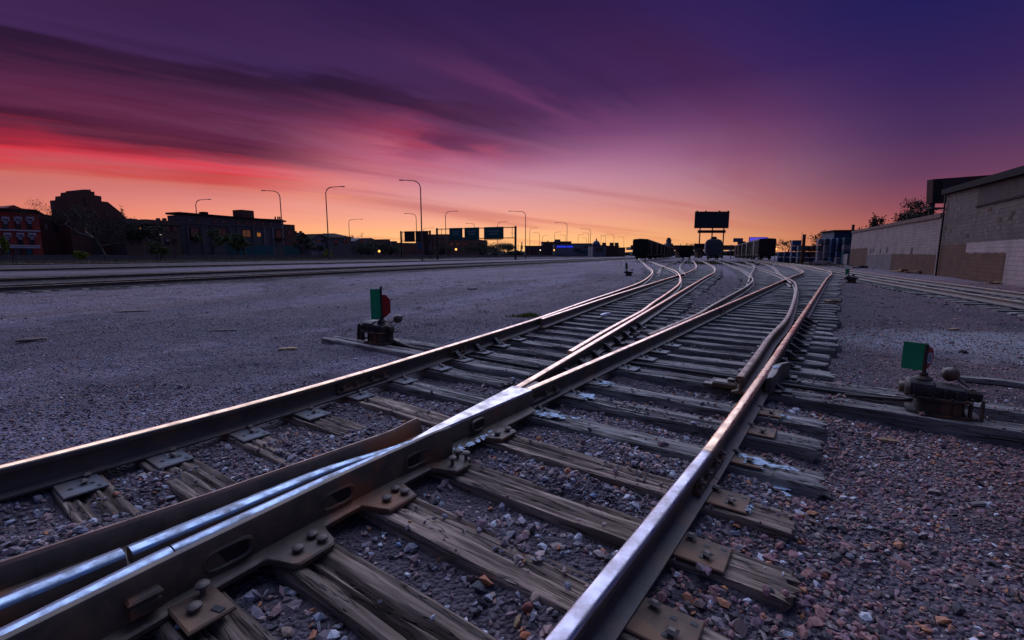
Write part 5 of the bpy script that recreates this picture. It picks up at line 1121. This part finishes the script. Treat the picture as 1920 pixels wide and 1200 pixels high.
# street lights that are burning
def street_light(label, px, py, Yd, mat, r=.28):
    p = at(px, py, Yd); S = thing('street_light', label, 'street light', (p[0], Yd, 0), 0, 'burning street lights'); MB().tube([(0, .35, 0), (0, .35, p[2] + .3)], .08, 6).build('post', 'lamp_steel', S); MB().lathe((0, 0, p[2] - r), [(r * .5, 0), (r, r * .6), (r, r * 1.3), (r * .5, r * 2)], 10).build('bulb', mat, S, 60)
street_light('burning orange street light before the brown row building', 264, 429.5, 108, 'lamp_orange', .32)
street_light('burning pale light right of the orange one', 301, 440.5, 112, 'lamp_white', .18)
street_light('burning orange light in the trees left of the brown signs', 711, 471, 118, 'lamp_orange', .28)
street_light('burning light under the green signs at left', 855, 467.5, 130, 'lamp_orange', .28)
street_light('tiny burning light right of the green signs', 1039, 469, 200, 'lamp_orange', .28)
street_light('tiny white light left of the blue building', 1013, 469, 200, 'lamp_white', .22)
street_light('small yellow light beside the right boxcars', 1455.5, 467, 110, 'lamp_orange', .18)

# ------------------------------------------------------------------ billboards
def billboard(label, px0, px1, py0, py1, Yd, mat, posts, cat='billboard', base=0., extra=True, rz=0., frame='roof_dark'):
    a = at(px0, py1, Yd); b_ = at(px1, py0, Yd); w_, h = b_[0] - a[0], b_[2] - a[2]; x = (a[0] + b_[0]) / 2
    Bb = thing('billboard', label, cat, (x, Yd, base), rz); fr = MB().box((0, .12, 0), (w_, .25, h), bev=.04).build('frame', frame, Bb, None, (0, 0, (a[2] + b_[2]) / 2 - base)); MB().box((0, -.04, 0), (w_ - .35, .1, h - .35)).build('face', mat, fr)
    for p in posts: xp = at(p, 470, Yd)[0] - x; MB().tube([(xp, .5, 0), (xp, .5, a[2] - base + .5)], .22 if w_ > 6 else .1, 8).build('post', 'dark_iron', Bb, 50)
    if extra:
        MB().box((0, 0, 0), (w_ * .78, 1.2, .9)).build('catwalk', 'roof_dark', Bb, None, (0, -.3, a[2] - base - 1.1))
        for q in (-.45, -.2, .2, .45): MB().box((0, 0, 0), (.35, .5, .3)).build('lamp_box', 'roof_dark', Bb, None, (q * w_, -.2, b_[2] - base + .1))
    return Bb
bb = billboard('big dark billboard on three posts above the yard', 1302, 1368, 396.5, 428, 156, 'board_dark', (1311.5, 1334.5, 1356))
MB().box((0, 0, 0), (6.5, .8, 1.3)).build('lower_panel', 'roof_dark', bb, None, (-2., .2, 4.4))
billboard('small pale blue billboard right of the big one', 1375, 1393.5, 446.5, 454, 210, 'bin_blue', (1384,), extra=False); billboard('small dark sign board below the pale blue billboard', 1383, 1398, 452.5, 462, 190, 'sign_back', (1390,), extra=False)
billboard('glowing violet billboard above the right boxcars', 1404, 1439.5, 444.5, 458, 180, 'violet_screen', (1412, 1432), extra=False)

# ------------------------------------------------------------------ freight cars
wheel_me = MB().lathe((0, 0, 0), [(.10, -.10), (.46, -.06), (.46, .02), (.50, .05), (.50, .075), (.12, .09)], 16, axis='x').mesh('wheel', 'car_black', 40)
def trucks(car, L):
    for y in (-L / 2 + 2.1, L / 2 - 2.1):
        tk = MB().box((-.98, 0, .55), (.14, 2.3, .30), bev=.05).box((.98, 0, .55), (.14, 2.3, .30), bev=.05).box((0, 0, .6), (2.1, .5, .3)).build('truck', 'car_black', car)
        tk.location = (0, y, 0)
        for dy in (-.88, .88):
            for x in (-.80, .80): link('wheel', wheel_me, tk, (x, dy, .50))
def boxcar(name, label, x, y, hd, L, mat, group, end='car_green', h=4.5, ladder=True):
    C = thing(name, label, 'freight car', (x, y, .18), -hd, group); w_ = 3.1
    roof = [(-w_ / 2, 0, h - .35), (-w_ / 2 + .08, 0, h - .12), (0, 0, h), (w_ / 2 - .08, 0, h - .12), (w_ / 2, 0, h - .35), (w_ / 2, 0, 1.1), (-w_ / 2, 0, 1.1)]
    MB().prism(roof, (0, -L / 2, 0), (0, L, 0)).build('body', mat, C)
    e = MB()
    for z in np.arange(1.3, h - .3, .24): e.box((0, -L / 2 - .04, z), (w_ - .15, .10, .12), bev=.03)
    e.box((0, -L / 2 - .03, h - .22), (w_ * .8, .08, .12)).build('end_wall', end, C)
    rib = MB().box((0, 0, 0), (.10, .10, h - 1.6)).mesh('rib', mat)
    for s_ in (-1, 1):
        for yy in np.linspace(-L / 2 + .3, L / 2 - .3, 13): link('rib', rib, C, (s_ * (w_ / 2 + .03), yy, (h + .8) / 2))
        MB().box((s_ * (w_ / 2 + .05), 0, 2.6), (.07, 2.6, 2.9)).build('sliding_door', mat, C)
    MB().box((0, 0, .95), (2.6, L - .6, .34)).box((0, -L / 2 - .35, .85), (.3, .8, .3)).box((0, L / 2 + .3, .85), (.3, .8, .3)).build('underframe', 'car_black', C)
    if ladder:
        ld = MB()
        for z in np.arange(1.2, h - .4, .38): ld.box((w_ / 2 - .35, -L / 2 - .14, z), (.45, .03, .03))
        ld.build('ladder', 'car_black', C)
    trucks(C, L); return C
def along(path_pts, d0, gap, k_):
    P = np.array(path_pts, float); seg = np.r_[0, np.cumsum(np.linalg.norm(np.diff(P, axis=0), axis=1))]; out = []
    for i in range(k_):
        d = d0 + i * gap; x, y = np.interp(d, seg, P[:, 0]), np.interp(d, seg, P[:, 1]); x2, y2 = np.interp(d + 2, seg, P[:, 0]), np.interp(d + 2, seg, P[:, 1]); out.append((x, y, math.atan2(x2 - x, y2 - y)))
    return out
lt = along([(27.1, 98), (33.0, 113), (120, 333)], 7.6, 16.4, 8)
LB = ('dark green boxcar at the front of the left train', 'second boxcar of the left train', 'third boxcar of the left train', 'fourth boxcar of the left train', 'fifth boxcar of the left train', 'sixth boxcar of the left train', 'seventh boxcar of the left train', 'last far boxcar of the left train')
for i, (x, y, hd) in enumerate(lt): boxcar('boxcar', LB[i], x, y, hd, 15.2, ('car_green', 'car_brown', 'car_green', 'car_brown')[i % 4], 'cars of the left train', ladder=i == 0)
x, y, hd = along([(45.0, 120), (60, 157)], 7, 1, 1)[0]; boxcar('gondola_car', 'dark low freight car alone in the middle of the yard', x, y, hd, 14, 'car_black', 'single freight cars', 'car_black', 3.6)
rt = along([(52.2, 95.), (58, 110), (150, 330)], 7.6, 16.4, 5)
RB = ('dark green boxcar end nearest on the right train', 'tan rounded car second in the right train', 'brown boxcar third in the right train', 'red boxcar fourth in the right train', 'last red boxcar of the right train')
for i, (x, y, hd) in enumerate(rt): boxcar('boxcar', RB[i], x, y, hd, 15.2, ('car_brown', 'car_tan', 'car_brown', 'car_red', 'car_red')[i], 'cars of the right train', ladder=i == 0)
# covered hopper
x, y, hd = along([(40.0, 92), (48, 112)], 7.4, 1, 1)[0]; Hc = thing('hopper_car', 'grey rounded covered hopper car under the big billboard', 'freight car', (x, y, .18), -hd, 'single freight cars'); L = 14.4
sec = [(-1.5, 1.5), (-1.58, 2.6), (-1.56, 3.5), (-1.36, 4.0), (-.8, 4.25), (.8, 4.25), (1.36, 4.0), (1.56, 3.5), (1.58, 2.6), (1.5, 1.5), (.9, .95), (-.9, .95)]
MB().loft([[(a, yy, (b_ if b_ > 1.6 else b_ + .3 * (abs(yy) > 6))) for a, b_ in sec] for yy in (-L / 2 + 1.2, -3, 3, L / 2 - 1.2)]).build('body', 'car_grey', Hc, 40)
MB().loft([[(a * k_, yy, 2.6 + (b_ - 2.6) * k_) for a, b_ in sec] for k_, yy in ((.96, -L / 2 + .9), (1., -L / 2 + 1.25))]).build('end_wall', 'car_grey', Hc, 40)
hp = MB()
for q in np.linspace(-1.2, 1.2, 6): hp.box((q, -L / 2 + .6, 2.2), (.10, .10, 2.2))
hp.box((0, -L / 2 + .6, 3.3), (2.7, .12, .14)).box((0, -L / 2 + .6, 1.2), (2.9, .9, .2)).build('end_frame', 'car_grey', Hc)
MB().box((0, 0, 4.45), (1.1, L - 2.6, .16)).build('hatch_walk', 'car_black', Hc)
for yy in (-4, 0, 4): MB().box((0, yy, 4.65), (.9, 1.1, .25), bev=.06).build('hatch', 'car_black', Hc)
MB().box((0, 0, .95), (1.2, L, .3)).build('underframe', 'car_black', Hc); trucks(Hc, L)
# pale flat strip of metal in front of the left train
fl = MB().box((0, 0, .03), (7.0, .5, .05), bev=.01).build('metal_sheet', 'rail_top', None, None, (*(lambda p: (p[0], p[1]))(at(1170, 488.2, 100)), .02), 0); tag(fl, 'long bright metal strip lying before the left boxcars', 'metal strip')

# ------------------------------------------------------------------ block wall, big block building and what stands by them
def block_mat(name, c1, c2, mortar, paint=None):
    m, n, b = material(name); t_ = n.node('ShaderNodeTexCoord'); v = n.node('ShaderNodeMapping'); n.l.new(t_.outputs['Object'], v.inputs[0]); v.inputs['Rotation'].default_value = (R(90), 0, 0)
    sp = n.node('ShaderNodeSeparateXYZ'); n.l.new(t_.outputs['Object'], sp.inputs[0]); cb = n.node('ShaderNodeCombineXYZ'); n.l.new(sp.outputs[0], cb.inputs[0]); n.l.new(sp.outputs[2], cb.inputs[1])
    br = n.node('ShaderNodeTexBrick'); n.l.new(cb.outputs[0], br.inputs['Vector']); br.inputs['Scale'].default_value = 1.; br.inputs['Brick Width'].default_value = .4; br.inputs['Row Height'].default_value = .2; br.inputs['Mortar Size'].default_value = .014; br.inputs['Mortar Smooth'].default_value = .3; br.inputs['Bias'].default_value = -.2
    br.inputs['Color1'].default_value = (*c1, 1); br.inputs['Color2'].default_value = (*c2, 1); br.inputs['Mortar'].default_value = (*mortar, 1)
    st_ = n.noise(t_.outputs['Object'], .8, 6, .65); col = n.mix(n.mapr(st_, .42, .68, 0, .45), br.outputs['Color'], tuple(x * .5 for x in c2)); n.l.new(col, b.inputs['Base Color']); b.inputs['Roughness'].default_value = .9; b.inputs['Specular IOR Level'].default_value = .15
    h = n.math('ADD', n.math('MULTIPLY', br.outputs['Fac'], -1.), n.math('MULTIPLY', n.noise(t_.outputs['Object'], 14, 4), .5)); bump(n, b, h, .6, .02)
block_mat('block_grey', (.115, .084, .072), (.074, .054, .047), (.050, .038, .034)); block_mat('block_pale', (.245, .180, .168), (.195, .142, .134), (.10, .074, .07)); block_mat('paint_brown', (.100, .046, .027), (.074, .034, .021), (.052, .026, .018)); block_mat('block_mid', (.135, .110, .110), (.115, .093, .093), (.07, .06, .06)); block_mat('paint_pink', (.30, .225, .21), (.255, .19, .178), (.17, .13, .12)); block_mat('block_dark', (.052, .034, .030), (.042, .028, .025), (.03, .022, .02)); block_mat('block_worn', (.24, .20, .19), (.19, .155, .15), (.13, .11, .10))
W0 = np.array([27.41, 29.7]); W1 = np.array([21.06, 18.88]); WU = (W1 - W0) / np.linalg.norm(W1 - W0); WN = np.array([WU[1], -WU[0]])     # along the wall towards the camera; normal to the yard
if WN @ np.array([-1., 0]) < 0: WN = -WN
def wpt(px, py, off=0.):
    o = W0 + WN * off; d = ray(px, py); k_ = (o @ WN) / (d[:2] @ WN); p = d * k_; return float((p[:2] - W0) @ WU), float(CAMZ + p[2])
bw = thing('block_building', 'big grey concrete block building at the right edge', 'building', (W0[0], W0[1], 0), math.atan2(WU[1], WU[0]))
outw = -1 if (np.array([-math.sin(bw.rotation_euler[2]), math.cos(bw.rotation_euler[2])]) @ WN) < 0 else 1          # local y sign pointing to the yard
def wall_poly(root, name, poly, mat, th, proj, U=None, base=None):
    P = [(a, outw * proj, z) for a, z in poly]; return MB().prism(P, (0, 0, 0), (0, -outw * th, 0)).build(name, mat, root)
tl, zl = wpt(1770, 366); tr, zr = wpt(1920, 328); te = tr + 9
slope = (zr - zl) / (tr - tl)
wall_poly(bw, 'wall', [(0, -.3), (te, -.3), (te, zl + slope * te), (0, zl)], 'block_grey', 12, 0.)
wall_poly(bw, 'roof_edge', [(-.25, zl - .02), (te, zl + slope * te - .02), (te, zl + slope * te + .32), (-.25, zl + .30)], 'roof_dark', 12.4, .25)
a0, z0 = wpt(1838, 345); a1, z1 = wpt(1836, 385); a2, z2 = wpt(1920, 365)
wall_poly(bw, 'infill_panel', [(a0, z1), (te, z1 + (z2 - z1) / (tr - a0) * (te - a0)), (te, z0 + slope * (te - a0)), (a0, z0)], 'block_dark', .05, .006)
wall_poly(bw, 'panel_sill', [(a0 - .05, z1 - .10), (te, z1 - .10 + (z2 - z1) / (tr - a0) * (te - a0)), (te, z1 + (z2 - z1) / (tr - a0) * (te - a0)), (a0 - .05, z1)], 'roof_dark', .1, .05)
def pp(pts): return [wpt(a, b_) for a, b_ in pts]
def paint(root, pts, mat, proj=.012): return wall_poly(root, 'paint_patch', pp(pts), mat, .02, proj)
def ragged(a, b_, zb, zt0, zt1, seed, jag=.07):
    r = np.random.default_rng(seed); k_ = max(4, int(abs(b_ - a) / .22)); return [(a, zb), (b_, zb)] + [(a + (b_ - a) * q, zt0 + (zt1 - zt0) * q + r.uniform(-jag, jag * .6)) for q in np.linspace(1, 0, k_)]
b_t, b_z = wpt(1757, 460); m_t, _ = wpt(1812, 465); e_t, e_z = wpt(1888, 470); _, mz = wpt(1812, 473)
wall_poly(bw, 'paint_patch', ragged(.03, m_t, -.2, b_z, b_z, 1), 'paint_brown', .02, .012)
wall_poly(bw, 'paint_patch', ragged(m_t + .01, e_t, -.2, mz - .03, mz - .03, 2, .05), 'paint_brown', .02, .016)
wall_poly(bw, 'paint_patch', ragged(m_t + .01, te, mz - .05, b_z + .02, b_z + .05, 3, .03), 'paint_pink', .02, .012)
wall_poly(bw, 'paint_patch', [(e_t + .02, -.2), (te, -.2), (te, mz - .01), (e_t + .02, mz - .01)], 'paint_pink', .02, .014)
r = np.random.default_rng(5); blk = {mt: MB().box((0, 0, 0), (.385, .016, .185)).mesh('block', mt) for mt in ('block_dark', 'block_mid', 'paint_brown')}
for k_ in range(70):
    row = int(r.integers(11, 24)); a = (int(r.integers(0, 58)) + .5 * (row % 2)) * .4 + .2; z = row * .2 + .1
    if z < zl + slope * a - .3 and z > b_z + .2 and (a < a0 - .3 or z < z1 - .3): link('block', blk[('block_dark', 'block_mid', 'block_mid', 'block_dark', 'block_mid', 'paint_brown')[k_ % 6]], bw, (a, outw * .004, z))
MB().tube([(.25, outw * .12, -.1), (.25, outw * .12, zl - .1)], .05, 8).build('downpipe', 'dark_iron', bw, 50)
# lower wall running on behind it
V0 = np.array([27.75, 30.2]); V1 = np.array([42.33, 58.0]); VU = (V1 - V0); VL = np.linalg.norm(VU); VU = VU / VL
lw = thing('block_wall', 'long pale block wall with brown painted foot beside the siding', 'wall', (V0[0], V0[1], 0), math.atan2(VU[1], VU[0])); sgn = 1                       # local +y points to the yard (left)
def lpoly(name, poly, mat, th, proj): return MB().prism([(a, proj, z) for a, z in poly], (0, 0, 0), (0, -th, 0)).build(name, mat, lw)
lpoly('wall', [(0, -.3), (VL, -.3), (VL, 3.95), (0, 3.65)], 'block_pale', .4, 0); lpoly('coping', [(0, 3.66), (VL, 3.96), (VL, 4.20), (0, 3.95)], 'dark_brick', .6, .1)
lpoly('paint_patch', ragged(.3, 11.5, -.2, 1.30, 1.35, 6, .04), 'paint_brown', .02, .012); lpoly('paint_patch', [(11.52, -.2), (21.5, -.2), (21.5, 1.25), (11.52, 1.33)], 'block_mid', .02, .011); lpoly('paint_patch', ragged(21.52, VL, -.2, 2.05, 2.0, 7, .08), 'paint_brown', .02, .013)
for a, z in ((13., 1.7), (15.5, 1.6), (18.5, 1.75), (19.6, 1.65), (5.5, 1.55)): lpoly('stain', [(a, z - .22), (a + .5, z - .25), (a + .45, z + .2), (a + .1, z + .3)], 'block_dark', .02, .012)
# broken low wall farther on
bk = thing('broken_wall', 'crumbling low concrete wall below the stacked bins', 'wall', (43.6, 60.2, 0), R(61)); MB().prism([(0, 0, -.3), (14, 0, -.3), (14, 0, .7), (11, 0, 1.15), (6, 0, 1.05), (3, 0, 1.35), (0, 0, 1.4)], (0, 0, 0), (0, -.5, 0)).build('wall', 'block_worn', bk)
MB().box((5, .02, .75), (.4, .03, .25)).build('hole_shade', 'black_paint_hole_shade', bk)  # no opening: a black block on the face paints the gap's shade
# sign structure behind the block building
sb = thing('billboard', 'dark red sign board on posts above the block building roof', 'billboard', (at(1753, 478, 37)[0], 37, 0)); sx = sb.location.x
P = [at(1747, 381, 37), at(1871, 378, 37), at(1871, 327, 37), at(1749, 336, 37)]; Pq = [(p[0] - sx, 0, p[2]) for p in P]; MB().prism(Pq, (0, 0, 0), (0, .5, 0)).build('board', 'car_red', sb)
Pq2 = [(p[0] - sx + o, -.06, p[2] + q) for p, o, q in zip(P, (0, 0, 0, 0), (0, 0, 0, 0))]
def lerp4(u, v): a = np.array(Pq2[0]) * (1 - u) + np.array(Pq2[1]) * u; b_ = np.array(Pq2[3]) * (1 - u) + np.array(Pq2[2]) * u; return tuple(a * (1 - v) + b_ * v)
for u0, u1, v0, v1, mt in ((.02, .12, .62, .95, 'car_black'), (.14, .5, .60, .93, 'car_brown'), (.02, .11, .08, .55, 'car_black'), (.12, .5, .1, .5, 'car_red'), (.0, .012, 0, 1, 'car_red')): MB().prism([lerp4(u0, v0), lerp4(u1, v0), lerp4(u1, v1), lerp4(u0, v1)], (0, 0, 0), (0, .04, 0)).build('sign_field', mt, sb)
for px in (1752, 1757): p = at(px, 381, 37); MB().tube([(p[0] - sx, .3, 0), (p[0] - sx, .3, p[2] + .2)], .10, 6).build('post', 'dark_iron', sb)
p0, p1 = at(1738, 391, 37), at(1768, 390, 37); MB().box(((p0[0] + p1[0]) / 2 - sx, 0, p0[2]), (p1[0] - p0[0], .9, .10)).build('catwalk', 'dark_iron', sb)
# debris at the foot of the walls
def lump(label, px, py, Yd, L, W_, H_, mat, rz=0.):
    p = at(px, py, Yd); mb = MB(); r = np.random.default_rng(int(px))
    for k_ in range(5): mb.box((r.uniform(-.4, .4) * L, r.uniform(-.4, .4) * W_, H_ * r.uniform(.15, .6)), (L * r.uniform(.2, .6), W_ * r.uniform(.3, .8), H_ * r.uniform(.3, .8)), r.uniform(0, 3), 0, (.8, .8), .03)
    tag(mb.build('rubble_heap', mat, None, None, (p[0], Yd, -.05), rz), label, 'rubble', 'rubble along the walls')
lump('tan heap of broken timber at the foot of the block wall', 1706, 512, 34, 1.7, .5, .35, 'chip_wood'); lump('black heap of rubbish beside the tan timber heap', 1733, 513, 33, 1.3, .5, .35, 'car_black'); lump('dark pile at the foot of the wall near its worn patch', 1617, 504, 46, 1.4, .6, .3, 'car_black'); lump('pale rubble below the broken low wall', 1545, 496, 58, 3.5, 1., .6, 'block_worn'); lump('grey rubble left of the broken low wall', 1523, 496, 62, 3, 1, .5, 'block_grey'); lump('brown stones at the foot of the big block building', 1861, 532, 21, .9, .3, .15, 'chip_wood')
# stacked bins behind the walls
bin_me = {}
def bin_mesh(mat):
    if mat not in bin_me:
        mb = MB().box((0, 0, .47), (1.24, 1.0, .80), bev=.03)
        q = mb.mesh('body', mat); rb = MB()
        for z in (.22, .47, .72): rb.box((0, 0, z), (1.28, 1.04, .06))
        for a in (-.5, 0, .5): rb.box((a, 0, .04), (.12, 1.0, .08))
        bin_me[mat] = (q, rb.mesh('rib', mat))
    return bin_me[mat]
SEEN = set()
def stack(px, Yd, mats, where):
    p = at(px, 478, Yd)
    for k_, mt in enumerate(mats):
        pos = 'topmost' if k_ == len(mats) - 1 else ('lowest', 'second', 'third', 'fourth', 'fifth')[k_] + ' from the ground'
        c = mt[4:]; B_ = thing('stacked_bin', f'{c} bin, {pos} in the stack {where}', 'bin', (p[0], Yd, k_ * .90), R(-20), 'stacked bins behind the low wall'); q, rb = bin_mesh(mt); link('body', q, B_); link('rib', rb, B_)
T5 = 'bin_teal'; Bl = 'bin_blue'; Wh = 'bin_white'; Gr = 'bin_grey'; Rd = 'bin_red'; Nv = 'bin_navy'
for px, Yd, ms, wh in ((1491, 74, (Nv, Bl, Bl, Bl), 'at the left end'), (1503, 72, (Gr, T5, Gr), 'left of the brown pole'), (1516, 72, (Wh, Gr, Rd), 'right of the brown pole'), (1528, 71, (Nv, Rd, Rd), 'with two red bins'), (1540, 68, (Wh, Wh, Gr, Wh), 'with white bins on the left'), (1552, 67, (Gr, Wh, Wh, Gr), 'with white bins in the middle'), (1564, 66, (Bl, Nv, Bl, Bl), 'of blue bins on the left'), (1576, 65, (Wh, Bl, Nv, Bl), 'of blue bins with a white foot'), (1588, 64, (T5, T5, Wh, T5), 'next to the block wall'), (1478, 78, (Nv, Nv), 'low beside the right boxcars'), (1466, 80, (Nv, T5), 'lowest on the left')): stack(px, Yd, ms, wh)
sh = thing('shed', 'dark blue shed with flat roof behind the stacked bins', 'shed', (at(1582, 478, 74)[0], 74, 0), R(-15)); MB().box((0, 0, 2.3), (5.0, 5, 5.0)).build('wall', 'bin_navy', sh); MB().box((0, 0, 4.95), (5.4, 5.4, .25)).build('roof', 'roof_dark', sh); MB().box((.9, 0, 5.5), (.3, .3, 1.0)).build('chimney', 'car_red', sh)
pl = thing('utility_pole', 'thick brown pole between the stacked bins', 'pole', (at(1505, 478, 70)[0], 70, 0)); MB().tube([(0, 0, -.2), (0, 0, at(1506, 439.5, 70)[2])], [.26, .22], 10).build('shaft', 'car_red', pl, 50); MB().tube([(-.35, 0, 0), (-.35, 0, at(1503, 434, 70)[2])], .025, 5).build('whip_mast', 'dark_iron', pl)
for i, px in enumerate((1288, 1296, 1304, 1312)):
    p = at(px, 456 + i % 2, 240); U_ = thing('utility_pole', ('leftmost', 'second', 'third', 'rightmost')[i] + ' of four far cross-arm poles left of the big billboard', 'pole', (p[0], 240, 0), 0, 'far cross-arm poles'); MB().tube([(0, 0, 0), (0, 0, p[2])], .16, 6).build('shaft', 'dark_iron', U_)
    for q in (.4, 1.3): MB().box((0, 0, p[2] - q), (2.2, .2, .2)).build('cross_arm', 'dark_iron', U_)
p = at(1371.5, 459, 150); U_ = thing('utility_pole', 'pale far pole with cross-arm right of the hopper car', 'pole', (p[0], 150, 0), 0, 'far cross-arm poles'); MB().tube([(0, 0, 0), (0, 0, p[2])], .14, 6).build('shaft', 'car_tan', U_); MB().box((0, 0, p[2] - .3), (2., .2, .2)).build('cross_arm', 'car_tan', U_)
